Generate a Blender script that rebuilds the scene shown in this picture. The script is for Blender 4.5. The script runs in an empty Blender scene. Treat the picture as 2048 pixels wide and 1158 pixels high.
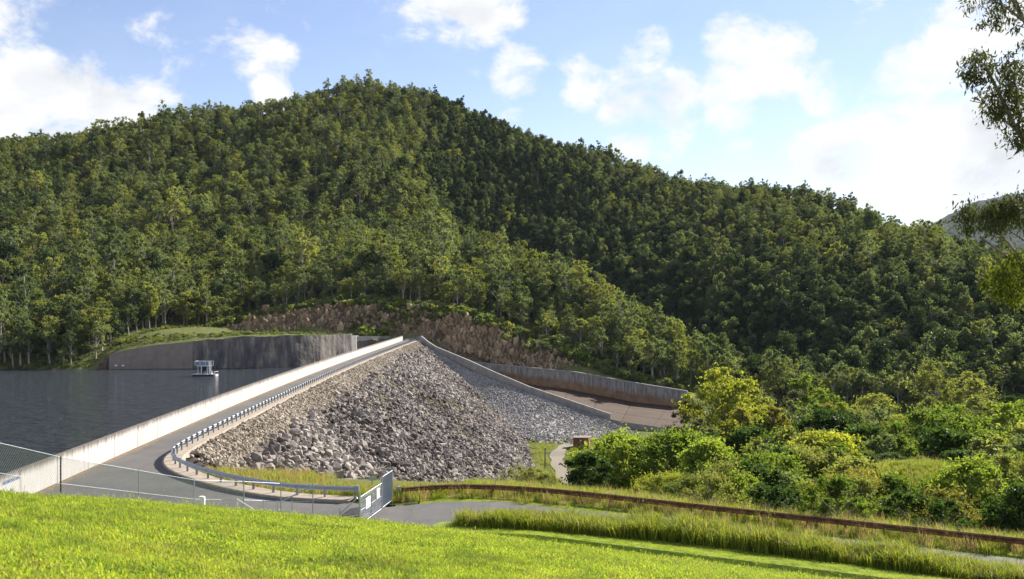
import bpy, bmesh, math, random
import numpy as np
from mathutils import Vector, Matrix

random.seed(7)
RNG = np.random.default_rng(11)
sc = bpy.context.scene
C = sc.collection
R = math.radians

# ------------------------------------------------------------------ camera
FPX = 1991.0          # focal length in pixels of the 2048 px wide photograph
CAMZ = 12.0           # camera height above the dam crest road (z = 0)
cam_d = bpy.data.cameras.new('camera')
cam = bpy.data.objects.new('camera', cam_d); C.objects.link(cam)
cam.location = (0, 0, CAMZ); cam.rotation_euler = (R(90), 0, 0)
cam_d.sensor_width = 36.0; cam_d.lens = 36.0*FPX/2048
cam_d.shift_y = 41/2048
cam_d.clip_start = 0.3; cam_d.clip_end = 12000
cam_d.dof.use_dof = True; cam_d.dof.focus_distance = 130; cam_d.dof.aperture_fstop = 2.8
sc.camera = cam

# ------------------------------------------------------------------ light
SUN_EL, SUN_AZ = 31.0, 43.0        # azimuth measured from the view direction to the right
sv = Vector((math.sin(R(SUN_AZ))*math.cos(R(SUN_EL)), math.cos(R(SUN_AZ))*math.cos(R(SUN_EL)), math.sin(R(SUN_EL))))
sun_d = bpy.data.lights.new('sun', 'SUN'); sun_d.energy = 5.0; sun_d.angle = R(0.53)
sun_d.color = (1.0, 0.94, 0.84)
sun = bpy.data.objects.new('sun', sun_d); C.objects.link(sun)
sun.rotation_euler = sv.to_track_quat('Z', 'Y').to_euler()
sun.location = (60, 60, 80)
sc.view_settings.view_transform = 'Standard'
sc.view_settings.look = 'None'
sc.view_settings.exposure = 1.15
sc.view_settings.gamma = 1.0
sc.cycles.max_bounces = 5; sc.cycles.diffuse_bounces = 2; sc.cycles.glossy_bounces = 2; sc.cycles.volume_bounces = 0
sc.cycles.transmission_bounces = 4; sc.cycles.transparent_max_bounces = 6
sc.cycles.sample_clamp_indirect = 6

# ------------------------------------------------------------------ node helpers
def nd(nt, typ, ins=None, **attrs):
    n = nt.nodes.new(typ)
    for k, v in attrs.items(): setattr(n, k, v)
    for k, v in (ins or {}).items():
        s = n.inputs[k]
        if isinstance(v, bpy.types.NodeSocket): nt.links.new(v, s)
        else:
            if s.type == 'RGBA' and len(v) == 3: v = (*v, 1)
            s.default_value = v
    return n
def ramp(nt, fac, stops, interp='LINEAR'):
    n = nd(nt, 'ShaderNodeValToRGB', {'Fac': fac}); n.color_ramp.interpolation = interp
    e = n.color_ramp.elements
    while len(e) < len(stops): e.new(0.5)
    for el, (p, c) in zip(e, stops):
        el.position = p
        el.color = (*c, 1) if hasattr(c, '__len__') else (c, c, c, 1)
    return n.outputs['Color']
def mth(nt, op, a, b=None, c=None, clamp=False):
    n = nd(nt, 'ShaderNodeMath', operation=op, use_clamp=clamp)
    for i, v in enumerate((a, b, c)):
        if v is None: continue
        if isinstance(v, bpy.types.NodeSocket): nt.links.new(v, n.inputs[i])
        else: n.inputs[i].default_value = v
    return n.outputs[0]
def mixc(nt, fac, a, b, mode='MIX'):
    n = nd(nt, 'ShaderNodeMix', data_type='RGBA', blend_type=mode)
    for s, v in ((n.inputs[0], fac), (n.inputs[6], a), (n.inputs[7], b)):
        if isinstance(v, bpy.types.NodeSocket): nt.links.new(v, s)
        elif s.type == 'RGBA': s.default_value = (*v, 1) if len(v) == 3 else v
        else: s.default_value = v
    return n.outputs[2]
def noise(nt, vec, scale, detail=4, rough=0.55, col=False, dist=0.0):
    n = nd(nt, 'ShaderNodeTexNoise', {'Scale': scale, 'Detail': detail, 'Roughness': rough, 'Distortion': dist})
    if vec is not None: nt.links.new(vec, n.inputs['Vector'])
    return n.outputs['Color' if col else 'Fac']
def scalev(nt, vec, s):
    return nd(nt, 'ShaderNodeVectorMath', {0: vec, 1: s}, operation='MULTIPLY').outputs[0]
def new_mat(name):
    m = bpy.data.materials.new(name); m.use_nodes = True
    nt = m.node_tree; nt.nodes.clear()
    out = nt.nodes.new('ShaderNodeOutputMaterial')
    return m, nt, out
def princ(nt, out, col, rough=0.8, bump=None, bstr=0.3, bdist=0.1, metal=0.0, spec=0.3):
    p = nd(nt, 'ShaderNodeBsdfPrincipled', {'Roughness': rough, 'Metallic': metal, 'Specular IOR Level': spec, 'Base Color': col})
    if bump is not None:
        b = nd(nt, 'ShaderNodeBump', {'Height': bump, 'Strength': bstr, 'Distance': bdist})
        nt.links.new(b.outputs[0], p.inputs['Normal'])
    nt.links.new(p.outputs[0], out.inputs['Surface'])
    return p
def wpos(nt): return nd(nt, 'ShaderNodeNewGeometry').outputs['Position']

# ------------------------------------------------------------------ sky
def build_world():
    w = bpy.data.worlds.new('World'); sc.world = w; w.use_nodes = True
    nt = w.node_tree; nt.nodes.clear()
    out = nt.nodes.new('ShaderNodeOutputWorld')
    sky = nd(nt, 'ShaderNodeTexSky', sky_type='NISHITA')
    sky.sun_disc = False; sky.sun_elevation = R(SUN_EL); sky.sun_rotation = R(SUN_AZ)
    sky.air_density = 1.0; sky.dust_density = 0.05; sky.ozone_density = 1.6; sky.altitude = 300
    d = nd(nt, 'ShaderNodeTexCoord').outputs['Generated']
    blobs = [(40,200,170,1),(150,200,130,1),(250,225,110,.9),(10,60,90,.8),(110,250,150,1),(330,255,70,.6),(320,75,95,.6),(430,75,80,.62),
             (370,120,55,.5),(500,108,60,.75),(560,112,50,.65),(545,180,55,.8),(930,20,100,.95),(850,35,60,.6),(1010,10,60,.6),(1040,150,75,.8),(1030,205,55,.6),
             (1285,110,75,.85),(1170,165,85,.85),(1260,195,100,1),(1350,200,95,1),(1450,185,100,1),(1470,85,85,1),(1560,130,100,1),
             (1640,175,80,.9),(1265,265,75,.9),(1340,275,65,.75),(1480,300,45,.4),(1750,5,65,.6),(1830,150,100,.9),(1950,90,140,1),
             (2010,210,170,1),(1800,280,150,1),(1900,340,140,1),(1690,320,110,.95),(2030,340,130,1),(1620,310,80,.7),(1850,60,70,.7),
             (1720,380,90,.8),(2048,30,110,.9),(1350,340,45,.5)]
    tot = None
    for u, v, r, wt in blobs:
        q = Vector(((u-1024)/FPX, 1, (620-v)/FPX)).normalized()
        ca = math.cos(r*1.08/FPX)
        dp = nd(nt, 'ShaderNodeVectorMath', {0: d, 1: q}, operation='DOT_PRODUCT').outputs['Value']
        mr = nd(nt, 'ShaderNodeMapRange', {'Value': dp, 'From Min': ca, 'From Max': 1.0, 'To Min': 0.0, 'To Max': wt}, interpolation_type='SMOOTHSTEP')
        o = mr.outputs[0]
        tot = o if tot is None else mth(nt, 'SMOOTH_MAX', tot, o, .15)
    # clouds elsewhere in the sky follow a broad noise of the same kind
    inview = nd(nt, 'ShaderNodeMapRange', {'Value': nd(nt, 'ShaderNodeVectorMath', {0: d, 1: (0,0.985,0.17)}, operation='DOT_PRODUCT').outputs['Value'],
                'From Min': .74, 'From Max': .86}, interpolation_type='SMOOTHSTEP').outputs[0]
    broad = mth(nt, 'MULTIPLY', mth(nt, 'MULTIPLY', mth(nt, 'SUBTRACT', noise(nt, scalev(nt, d, (1, 1, 1.8)), 2.2, 2), .42), 3.2, clamp=True), mth(nt, 'SUBTRACT', 1.0, inview))
    cov = mth(nt, 'MINIMUM', mth(nt, 'ADD', tot, broad), 1.0)
    ds = scalev(nt, d, (1, 1, 1.5))
    n1 = noise(nt, ds, 15, 10, .64, dist=.3)
    dens = mth(nt, 'ADD', cov, mth(nt, 'MULTIPLY', mth(nt, 'SUBTRACT', n1, .5), 3.0))
    mask = nd(nt, 'ShaderNodeMapRange', {'Value': dens, 'From Min': .30, 'From Max': 1.12}, interpolation_type='SMOOTHSTEP').outputs[0]
    # thin veil
    n3 = noise(nt, scalev(nt, d, (1, 1, 2.2)), 5, 6, .6)
    veil = nd(nt, 'ShaderNodeMapRange', {'Value': n3, 'From Min': .45, 'From Max': .8, 'To Max': .16}).outputs[0]
    mask = mth(nt, 'MAXIMUM', mask, veil)
    # soft grey bellies where the cloud is thick above
    dup = nd(nt, 'ShaderNodeVectorMath', {0: ds, 1: (0.03, 0, 0.05)}, operation='ADD').outputs[0]
    n2 = noise(nt, dup, 9, 5, .55)
    shade = nd(nt, 'ShaderNodeMapRange', {'Value': mth(nt, 'MULTIPLY', n2, mth(nt, 'MINIMUM', cov, 1.0)), 'From Min': .44, 'From Max': .68}).outputs[0]
    ccol = ramp(nt, shade, [(0, (6.3, 6.3, 6.35)), (1, (4.5, 4.65, 4.95))])
    skyc = mixc(nt, 1.0, sky.outputs[0], (1.08, .95, 1.0), 'MULTIPLY')
    col = mixc(nt, mask, skyc, ccol)
    bg = nd(nt, 'ShaderNodeBackground', {'Color': col, 'Strength': 0.075})
    nt.links.new(bg.outputs[0], out.inputs['Surface'])
build_world()

# ------------------------------------------------------------------ object helpers
def tag(o, label=None, cat=None, group=None, kind=None):
    if label: o['label'] = label
    if cat: o['category'] = cat
    if group: o['group'] = group
    if kind: o['kind'] = kind
    return o
def empty(name, loc=(0, 0, 0), rz=0.0):
    o = bpy.data.objects.new(name, None); C.objects.link(o)
    o.location = loc; o.rotation_euler = (0, 0, rz); o.empty_display_size = .3
    return o
def mesh_np(name, V, F, mats, fm=None, smooth=False):
    """V (n,3); F list of index lists or an int array (m,k)"""
    me = bpy.data.meshes.new(name)
    V = np.asarray(V, dtype=np.float32)
    if isinstance(F, np.ndarray) and F.ndim == 2:
        m, k = F.shape
        me.vertices.add(len(V)); me.vertices.foreach_set('co', V.ravel())
        me.loops.add(m*k); me.loops.foreach_set('vertex_index', F.ravel().astype(np.int32))
        me.polygons.add(m); me.polygons.foreach_set('loop_start', (np.arange(m)*k).astype(np.int32))
        me.update(calc_edges=True)
    else:
        me.from_pydata([tuple(map(float, v)) for v in V], [], [tuple(map(int, f)) for f in F]); me.update()
    for m_ in (mats if isinstance(mats, (list, tuple)) else [mats]): me.materials.append(m_)
    if fm is not None: me.polygons.foreach_set('material_index', np.asarray(fm, dtype=np.int32))
    me.polygons.foreach_set('use_smooth', np.full(len(me.polygons), smooth))
    me.validate(); me.update()
    return me
def obj(name, me, parent=None, loc=(0, 0, 0), rot=(0, 0, 0), scale=(1, 1, 1)):
    o = bpy.data.objects.new(name, me); C.objects.link(o)
    o.location = loc; o.rotation_euler = rot; o.scale = scale
    if parent is not None: o.parent = parent
    return o
class MB:
    """collects boxes, bars, tubes into one mesh"""
    def __init__(s): s.V = []; s.F = []
    def add(s, V, F):
        b = len(s.V); s.V += [tuple(v) for v in V]; s.F += [tuple(i+b for i in f) for f in F]; return s
    def box(s, c, d, rz=0.0, bev=0.0):
        x, y, z = (q/2 for q in d); ca, sa = math.cos(rz), math.sin(rz)
        V = []
        for sx, sy, sz in ((-1,-1,-1),(1,-1,-1),(1,1,-1),(-1,1,-1),(-1,-1,1),(1,-1,1),(1,1,1),(-1,1,1)):
            a, b = sx*x, sy*y
            V.append((c[0]+a*ca-b*sa, c[1]+a*sa+b*ca, c[2]+sz*z))
        return s.add(V, [(0,3,2,1),(4,5,6,7),(0,1,5,4),(1,2,6,5),(2,3,7,6),(3,0,4,7)])
    def tube(s, pts, rad, n=6, cap=True):
        V, F = tube(pts, rad, n, cap); return s.add(V, F)
    def hexa(s, b, t):      # 4 bottom + 4 top corner points
        return s.add(list(b)+list(t), [(0,3,2,1),(4,5,6,7),(0,1,5,4),(1,2,6,5),(2,3,7,6),(3,0,4,7)])
    def build(s, name, mat, parent=None, smooth=False, **k):
        return obj(name, mesh_np(name, s.V, s.F, mat, smooth=smooth), parent, **k)
def tube(pts, rad, n=6, cap=True):
    pts = [Vector(p) for p in pts]
    if not hasattr(rad, '__len__'): rad = [rad]*len(pts)
    V, F = [], []
    for i, p in enumerate(pts):
        t = (pts[min(i+1, len(pts)-1)] - pts[max(i-1, 0)])
        t = t.normalized() if t.length > 1e-9 else Vector((0, 0, 1))
        a = t.cross(Vector((0, 0, 1)) if abs(t.z) < .9 else Vector((1, 0, 0))).normalized(); b = t.cross(a)
        for k in range(n):
            w = 2*math.pi*k/n
            V.append(tuple(p + (a*math.cos(w) + b*math.sin(w))*rad[i]))
    for i in range(len(pts)-1):
        for k in range(n):
            F.append((i*n+k, i*n+(k+1) % n, (i+1)*n+(k+1) % n, (i+1)*n+k))
    if cap: F += [tuple(range(n)), tuple(range((len(pts)-1)*n, len(pts)*n))[::-1]]
    return V, F
def P(u, v, Y): return ((u-1024)/FPX*Y, Y, CAMZ+(620-v)/FPX*Y)
def PZ(u, v, z=0.0):
    Y = (CAMZ-z)*FPX/(v-620); return ((u-1024)/FPX*Y, Y, z)
def chaikin(p, n=2):
    p = [np.array(q, float) for q in p]
    for _ in range(n):
        q = [p[0]]
        for a, b in zip(p[:-1], p[1:]): q += [a*.75+b*.25, a*.25+b*.75]
        p = q + [p[-1]]
    return np.array(p)
def resample(p, step):
    p = np.asarray(p, float); s = np.r_[0, np.cumsum(np.linalg.norm(np.diff(p, axis=0), axis=1))]
    n = max(2, int(round(s[-1]/step))+1); t = np.linspace(0, s[-1], n)
    return np.stack([np.interp(t, s, p[:, k]) for k in range(p.shape[1])], 1)
def normals2(p):
    t = np.gradient(np.asarray(p)[:, :2], axis=0); t /= np.linalg.norm(t, axis=1)[:, None]
    return np.stack([t[:, 1], -t[:, 0]], 1)      # to the right of travel

# smooth value noise for shaping terrain
def vnoise(x, y, seed=0):
    def h(i, j):
        v = np.sin(i*127.1 + j*311.7 + seed*74.7)*43758.5453
        return v-np.floor(v)
    i, j = np.floor(x), np.floor(y); fx, fy = x-i, y-j
    fx = fx*fx*(3-2*fx); fy = fy*fy*(3-2*fy)
    return (h(i, j)*(1-fx)+h(i+1, j)*fx)*(1-fy)+(h(i, j+1)*(1-fx)+h(i+1, j+1)*fx)*fy
def fbm(x, y, oct=4, seed=0):
    a, s, t = 1.0, 0.0, 0.0
    for k in range(oct):
        s = s+a*(vnoise(x*2**k, y*2**k, seed+k)-.5)*2; t += a; a *= .5
    return s/t

# GN scatter: a vertex cloud whose points carry instances of the given meshes
def scatter(name, pts, rot, scl, idx, meshes, parent=None, jit=None):
    col = bpy.data.collections.new('src_'+name)
    for i, me in enumerate(meshes):
        col.objects.link(bpy.data.objects.new('src_%s_%02d' % (name, i), me))
    me = bpy.data.meshes.new(name)
    n = len(pts); me.vertices.add(n); me.vertices.foreach_set('co', np.asarray(pts, np.float32).ravel())
    scl = np.asarray(scl, np.float32)
    if scl.ndim == 1: scl = np.repeat(scl[:, None], 3, 1)
    for nm, ty, dat in (('irot', 'FLOAT_VECTOR', np.asarray(rot, np.float32)), ('iscl', 'FLOAT_VECTOR', scl)):
        a = me.attributes.new(nm, ty, 'POINT'); a.data.foreach_set('vector', dat.ravel())
    a = me.attributes.new('iidx', 'INT', 'POINT'); a.data.foreach_set('value', np.asarray(idx, np.int32))
    me.update()
    o = obj(name, me, parent)
    g = bpy.data.node_groups.new('scatter_'+name, 'GeometryNodeTree')
    g.interface.new_socket('Geometry', in_out='INPUT', socket_type='NodeSocketGeometry')
    g.interface.new_socket('Geometry', in_out='OUTPUT', socket_type='NodeSocketGeometry')
    gi = g.nodes.new('NodeGroupInput'); go = g.nodes.new('NodeGroupOutput')
    ci = g.nodes.new('GeometryNodeCollectionInfo'); ci.inputs['Collection'].default_value = col
    ci.inputs['Separate Children'].default_value = True; ci.inputs['Reset Children'].default_value = True
    ip = g.nodes.new('GeometryNodeInstanceOnPoints'); ip.inputs['Pick Instance'].default_value = True
    def na(nm, ty):
        k = g.nodes.new('GeometryNodeInputNamedAttribute'); k.data_type = ty; k.inputs['Name'].default_value = nm
        return k.outputs['Attribute']
    L = g.links.new
    L(gi.outputs[0], ip.inputs['Points']); L(ci.outputs[0], ip.inputs['Instance'])
    L(na('iidx', 'INT'), ip.inputs['Instance Index']); L(na('irot', 'FLOAT_VECTOR'), ip.inputs['Rotation'])
    L(na('iscl', 'FLOAT_VECTOR'), ip.inputs['Scale']); L(ip.outputs[0], go.inputs[0])
    md = o.modifiers.new('scatter', 'NODES'); md.node_group = g
    return o

# ------------------------------------------------------------------ materials
def leaf_mat(name, dark, light, trans=0.42, tcol=None, rough=.6, hueobj=0.6, patch=None):
    m, nt, out = new_mat(name)
    isl = nd(nt, 'ShaderNodeNewGeometry').outputs['Random Per Island']
    rnd = nd(nt, 'ShaderNodeObjectInfo').outputs['Random']
    f = mth(nt, 'ADD', mth(nt, 'MULTIPLY', isl, 1-hueobj), mth(nt, 'MULTIPLY', rnd, hueobj))
    mid = tuple(.55*a_+.45*b_ for a_, b_ in zip(dark, light))
    col = ramp(nt, f, [(0.08, dark), (.5, mid), (.92, light)])
    if patch:
        pos = wpos(nt)
        for c2, sc_, lo, hi, am in patch:
            col = mixc(nt, nd(nt, 'ShaderNodeMapRange', {'Value': noise(nt, pos, sc_, 5, .6), 'From Min': lo, 'From Max': hi, 'To Max': am}).outputs[0], col, c2)
    p = nd(nt, 'ShaderNodeBsdfPrincipled', {'Base Color': col, 'Roughness': rough, 'Specular IOR Level': .18})
    tc = mixc(nt, 1.0, col, tcol or (1.5, 1.55, .6), 'MULTIPLY')
    t = nd(nt, 'ShaderNodeBsdfTranslucent', {'Color': tc})
    mx = nd(nt, 'ShaderNodeMixShader', {0: trans, 1: p.outputs[0], 2: t.outputs[0]})
    nt.links.new(mx.outputs[0], out.inputs['Surface'])
    return m
def plain(name, col, rough=.7, metal=0., var=.12, scale=3., bump=.0, spec=.3):
    m, nt, out = new_mat(name)
    pos = wpos(nt)
    n = noise(nt, pos, scale, 5)
    c = ramp(nt, n, [(.25, tuple(q*(1-var*1.6) for q in col)), (.75, tuple(min(1, q*(1+var)) for q in col))])
    princ(nt, out, c, rough, n if bump else None, bump, .05, metal, spec)
    return m

MAT = {}
def mats():
    # lawn ground
    m, nt, out = new_mat('lawn_ground'); pos = wpos(nt)
    a = noise(nt, pos, .35, 5); b = noise(nt, pos, 9, 5, .65); d = noise(nt, pos, 1.6, 4)
    c = ramp(nt, a, [(.3, (.20, .28, .04)), (.7, (.29, .35, .06))])
    c = mixc(nt, mth(nt, 'MULTIPLY', b, .45), c, (.09, .13, .018))
    dry = nd(nt, 'ShaderNodeMapRange', {'Value': d, 'From Min': .62, 'From Max': .74}).outputs[0]
    c = mixc(nt, mth(nt, 'MULTIPLY', dry, .7), c, (.22, .16, .07))
    princ(nt, out, c, .95, b, .6, .08, spec=.1); MAT['lawn'] = m
    # rough ground of the valley: dry grass and soil
    m, nt, out = new_mat('valley_ground'); pos = wpos(nt)
    a = noise(nt, pos, .12, 5); b = noise(nt, pos, 2.5, 5, .65)
    c = ramp(nt, a, [(.35, (.08, .12, .022)), (.5, (.15, .16, .04)), (.68, (.10, .13, .026))])
    c = mixc(nt, mth(nt, 'MULTIPLY', b, .5), c, (.06, .07, .02))
    princ(nt, out, c, .95, b, .6, .2, spec=.1); MAT['valley'] = m
    # hill ground: soil under trees, rock on steep cuts, grass on ledges
    m, nt, out = new_mat('hill_ground'); pos = wpos(nt)
    nz = nd(nt, 'ShaderNodeSeparateXYZ', {0: nd(nt, 'ShaderNodeNewGeometry').outputs['True Normal']}).outputs[2]
    b = noise(nt, pos, .35, 6, .7); d = noise(nt, pos, .09, 5); e = noise(nt, pos, 1.4, 6, .7)
    rk = ramp(nt, e, [(.3, (.055, .04, .028)), (.5, (.24, .17, .115)), (.72, (.42, .31, .22))])
    rk = mixc(nt, ramp(nt, d, [(.45, 0.), (.65, .65)]), rk, (.10, .085, .07))
    gr = ramp(nt, b, [(.36, (.20, .155, .09)), (.48, (.15, .16, .05)), (.62, (.10, .15, .035))])
    f = nd(nt, 'ShaderNodeMapRange', {'Value': mth(nt, 'ADD', nz, mth(nt, 'MULTIPLY', mth(nt, 'SUBTRACT', b, .5), .3)), 'From Min': .72, 'From Max': .86}).outputs[0]
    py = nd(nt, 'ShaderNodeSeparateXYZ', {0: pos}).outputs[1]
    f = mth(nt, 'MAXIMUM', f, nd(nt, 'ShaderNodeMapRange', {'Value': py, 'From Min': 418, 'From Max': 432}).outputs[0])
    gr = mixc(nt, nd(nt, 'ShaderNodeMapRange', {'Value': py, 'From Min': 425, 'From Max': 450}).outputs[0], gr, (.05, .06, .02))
    c = mixc(nt, f, rk, gr)
    princ(nt, out, c, .95, e, .9, .8, spec=.1); MAT['hill'] = m
    m, nt, out = new_mat('far_forest'); pos = wpos(nt)
    b = noise(nt, pos, .02, 6, .7); c = ramp(nt, b, [(.35, (.007, .012, .010)), (.65, (.026, .036, .022))])
    princ(nt, out, c, .95, b, 1, 12, spec=.05); MAT['far'] = m
    # asphalt
    m, nt, out = new_mat('asphalt'); pos = wpos(nt)
    a = noise(nt, pos, .25, 5, .6); b = noise(nt, pos, 40, 3, .7); g = noise(nt, scalev(nt, pos, (3, .12, 1)), .5, 4)
    c = ramp(nt, a, [(.3, (.095, .089, .085)), (.7, (.145, .136, .128))])
    c = mixc(nt, ramp(nt, g, [(.45, 0.), (.7, .45)]), c, (.16, .15, .135))
    c = mixc(nt, mth(nt, 'MULTIPLY', b, .35), c, (.05, .05, .052))
    vo = nd(nt, 'ShaderNodeTexVoronoi', {'Vector': mixc(nt, .12, pos, noise(nt, pos, .8, 3, col=True), 'ADD'), 'Scale': .22}, feature='DISTANCE_TO_EDGE').outputs['Distance']
    ck = mth(nt, 'MULTIPLY', nd(nt, 'ShaderNodeMapRange', {'Value': vo, 'From Min': .006, 'From Max': .0015}).outputs[0], ramp(nt, noise(nt, pos, .12, 3), [(.45, 0.), (.6, 1.)]))
    c = mixc(nt, mth(nt, 'MULTIPLY', ck, .7), c, (.03, .029, .028))
    dst = noise(nt, pos, .09, 6, .7); c = mixc(nt, ramp(nt, dst, [(.5, 0.), (.72, .5)]), c, (.19, .165, .135))
    princ(nt, out, c, .85, b, .35, .02); MAT['asphalt'] = m
    # pale parapet concrete with soot under the coping
    def concrete(name, c0, c1, stain, ztop, zfade, amt, streak=1.1, dk=.6):
        m, nt, out = new_mat(name); pos = wpos(nt)
        a = noise(nt, pos, .5, 6, .6); s = noise(nt, scalev(nt, pos, (streak, streak, .08)), 3.0, 6, .7)
        f = noise(nt, pos, 14, 4, .6)
        c = ramp(nt, a, [(.3, c0), (.7, c1)])
        c = mixc(nt, ramp(nt, s, [(.52, 0.), (.75, .4)]), c, stain)
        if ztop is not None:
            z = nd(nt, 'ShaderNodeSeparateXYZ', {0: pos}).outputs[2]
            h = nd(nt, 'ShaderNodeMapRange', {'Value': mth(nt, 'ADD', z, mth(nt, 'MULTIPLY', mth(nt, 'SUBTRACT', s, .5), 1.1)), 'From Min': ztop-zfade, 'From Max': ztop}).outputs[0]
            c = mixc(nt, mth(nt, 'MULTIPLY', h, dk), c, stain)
        c = mixc(nt, mth(nt, 'MULTIPLY', f, amt), c, tuple(q*.6 for q in c0))
        princ(nt, out, c, .85, f, .25, .03); return m
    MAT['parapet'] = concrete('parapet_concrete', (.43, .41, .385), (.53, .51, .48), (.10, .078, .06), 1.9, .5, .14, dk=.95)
    MAT['grey'] = concrete('grey_concrete', (.25, .243, .232), (.40, .383, .36), (.07, .065, .06), None, 1, .25)
    MAT['brownc'] = concrete('stained_concrete', (.25, .20, .165), (.34, .28, .235), (.10, .07, .05), None, 1, .25)
    MAT['bright'] = concrete('pale_concrete', (.55, .52, .47), (.66, .63, .58), (.3, .26, .2), None, 1, .2)
    # chute far wall: orange mineral bands low, grey above
    m, nt, out = new_mat('chute_wall_concrete'); pos = wpos(nt)
    tz = nd(nt, 'ShaderNodeSeparateXYZ', {0: nd(nt, 'ShaderNodeUVMap').outputs[0]}).outputs[1]
    s = noise(nt, scalev(nt, pos, (1, 1, .12)), 1.2, 6, .7); a = noise(nt, pos, .4, 5)
    up = ramp(nt, s, [(.32, (.10, .095, .09)), (.6, (.36, .338, .31))])
    lo = ramp(nt, a, [(.3, (.20, .12, .065)), (.7, (.33, .21, .12))])
    f = nd(nt, 'ShaderNodeMapRange', {'Value': mth(nt, 'ADD', tz, mth(nt, 'MULTIPLY', mth(nt, 'SUBTRACT', a, .5), .5)), 'From Min': .35, 'From Max': .6}).outputs[0]
    princ(nt, out, mixc(nt, f, lo, up), .85, s, .3, .1); MAT['chutewall'] = m
    m, nt, out = new_mat('chute_floor_concrete'); pos = wpos(nt)
    a = noise(nt, pos, .15, 6, .6); s = noise(nt, scalev(nt, pos, (.3, 2, 1)), .6, 5)
    c = ramp(nt, a, [(.3, (.05, .027, .013)), (.7, (.085, .048, .026))]); c = mixc(nt, ramp(nt, s, [(.5, 0.), (.75, .5)]), c, (.026, .017, .011))
    princ(nt, out, c, .85, a, .1, .1); MAT['chutefloor'] = m
    # sprayed rock wall
    m, nt, out = new_mat('sprayed_rock'); pos = wpos(nt)
    a = noise(nt, pos, .22, 6, .65); s = noise(nt, scalev(nt, pos, (1, 1, .22)), .45, 6, .7)
    c = ramp(nt, s, [(.3, (.045, .045, .05)), (.5, (.14, .125, .115)), (.68, (.36, .29, .225))])
    c = mixc(nt, ramp(nt, a, [(.45, 0.), (.7, .6)]), c, (.13, .12, .115))
    princ(nt, out, c, .9, a, .8, .8); MAT['sprayed'] = m
    # rock families (instance random gives each stone its own tone)
    def rock(name, stops, b=.35):
        m, nt, out = new_mat(name)
        rnd = nd(nt, 'ShaderNodeObjectInfo').outputs['Random']
        pos = wpos(nt); n = noise(nt, pos, 2.2, 5, .65); big = noise(nt, pos, .045, 3)
        f = mth(nt, 'ADD', mth(nt, 'MULTIPLY', rnd, .55), mth(nt, 'ADD', mth(nt, 'MULTIPLY', n, .3), mth(nt, 'MULTIPLY', mth(nt, 'SUBTRACT', big, .40), .9)))
        princ(nt, out, ramp(nt, f, stops), .9, n, b, .2, spec=.2); return m
    MAT['rock'] = rock('dam_rock', [(.14, (.042, .035, .031)), (.44, (.20, .172, .153)), (.76, (.385, .335, .295)), (1, (.50, .425, .35))])
    MAT['pitch'] = rock('pitching_stone', [(.15, (.16, .13, .095)), (.5, (.32, .27, .21)), (.9, (.47, .40, .32))])
    MAT['greystone'] = rock('grey_stone', [(.15, (.15, .14, .13)), (.5, (.29, .272, .255)), (.9, (.44, .415, .39))])
    MAT['rubble'] = plain('rubble_base', (.075, .062, .053), .95, 0, .4, 1.5, .8, .1)  # darkened so the gaps between rocks look deeply shaded
    MAT['gravel'] = plain('track_gravel', (.27, .235, .185), .95, 0, .18, 3, .3, .1)
    MAT['dirt'] = plain('road_edge_dirt', (.22, .165, .11), .95, 0, .35, 2.5, .3, .1)
    MAT['kerb'] = plain('kerb_concrete', (.36, .30, .235), .9, 0, .2, 2, .2)
    MAT['steel'] = plain('galvanised_steel', (.46, .49, .54), .42, .85, .12, 6)
    MAT['steeldull'] = plain('dull_steel', (.33, .35, .38), .55, .6, .15, 6)
    MAT['rust'] = plain('rusted_steel', (.20, .088, .05), .85, .1, .45, 4, .4)
    MAT['white'] = plain('white_paint', (.78, .78, .76), .5, 0, .05, 6)
    MAT['cream'] = plain('cream_plastic', (.70, .68, .62), .5, 0, .06, 6)
    MAT['blue'] = plain('blue_paint', (.05, .14, .36), .6, 0, .2, 6)
    MAT['sign'] = plain('pale_green_sign', (.42, .48, .40), .6, 0, .1, 6)
    MAT['brown'] = plain('brown_cladding', (.21, .105, .05), .7, 0, .25, 3, .2)
    MAT['orange'] = plain('rust_brown_cladding', (.30, .13, .055), .7, 0, .2, 3, .2)
    MAT['roof'] = plain('shed_roof_sheet', (.33, .26, .22), .6, .1, .25, 2)
    MAT['dark'] = plain('dark_paint', (.03, .032, .035), .6, 0, .2, 4)
    MAT['bluegrey'] = plain('blue_grey_paint', (.20, .25, .32), .5, .3, .15, 4)
    MAT['wood'] = plain('weathered_timber', (.13, .10, .075), .9, 0, .3, 5, .3)
    MAT['bark'] = plain('grey_bark', (.20, .17, .14), .9, 0, .35, 4, .5)
    MAT['barkpale'] = plain('pale_gum_bark', (.34, .30, .26), .8, 0, .25, 3, .3)
    MAT['barkdark'] = plain('dark_bark', (.075, .06, .05), .95, 0, .3, 4, .5)
    # water
    m, nt, out = new_mat('reservoir_water'); pos = wpos(nt)
    w1 = noise(nt, scalev(nt, pos, (.45, 1.0, 1)), .9, 4, .6); w2 = noise(nt, scalev(nt, pos, (.5, 1.3, 1)), .28, 3)
    h = mth(nt, 'ADD', w1, mth(nt, 'MULTIPLY', w2, 1.3))
    p = princ(nt, out, (.055, .060, .066), .09, h, 1.0, 1.9, spec=.5); p.inputs['IOR'].default_value = 1.33; MAT['water'] = m
    # leaves
    MAT['lf_gum'] = leaf_mat('gum_leaves', (.072, .098, .040), (.25, .28, .12), .42, (1.35, 1.45, .7))
    MAT['lf_olive'] = leaf_mat('olive_leaves', (.115, .14, .038), (.29, .305, .10), .45, (1.45, 1.45, .6))
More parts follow.
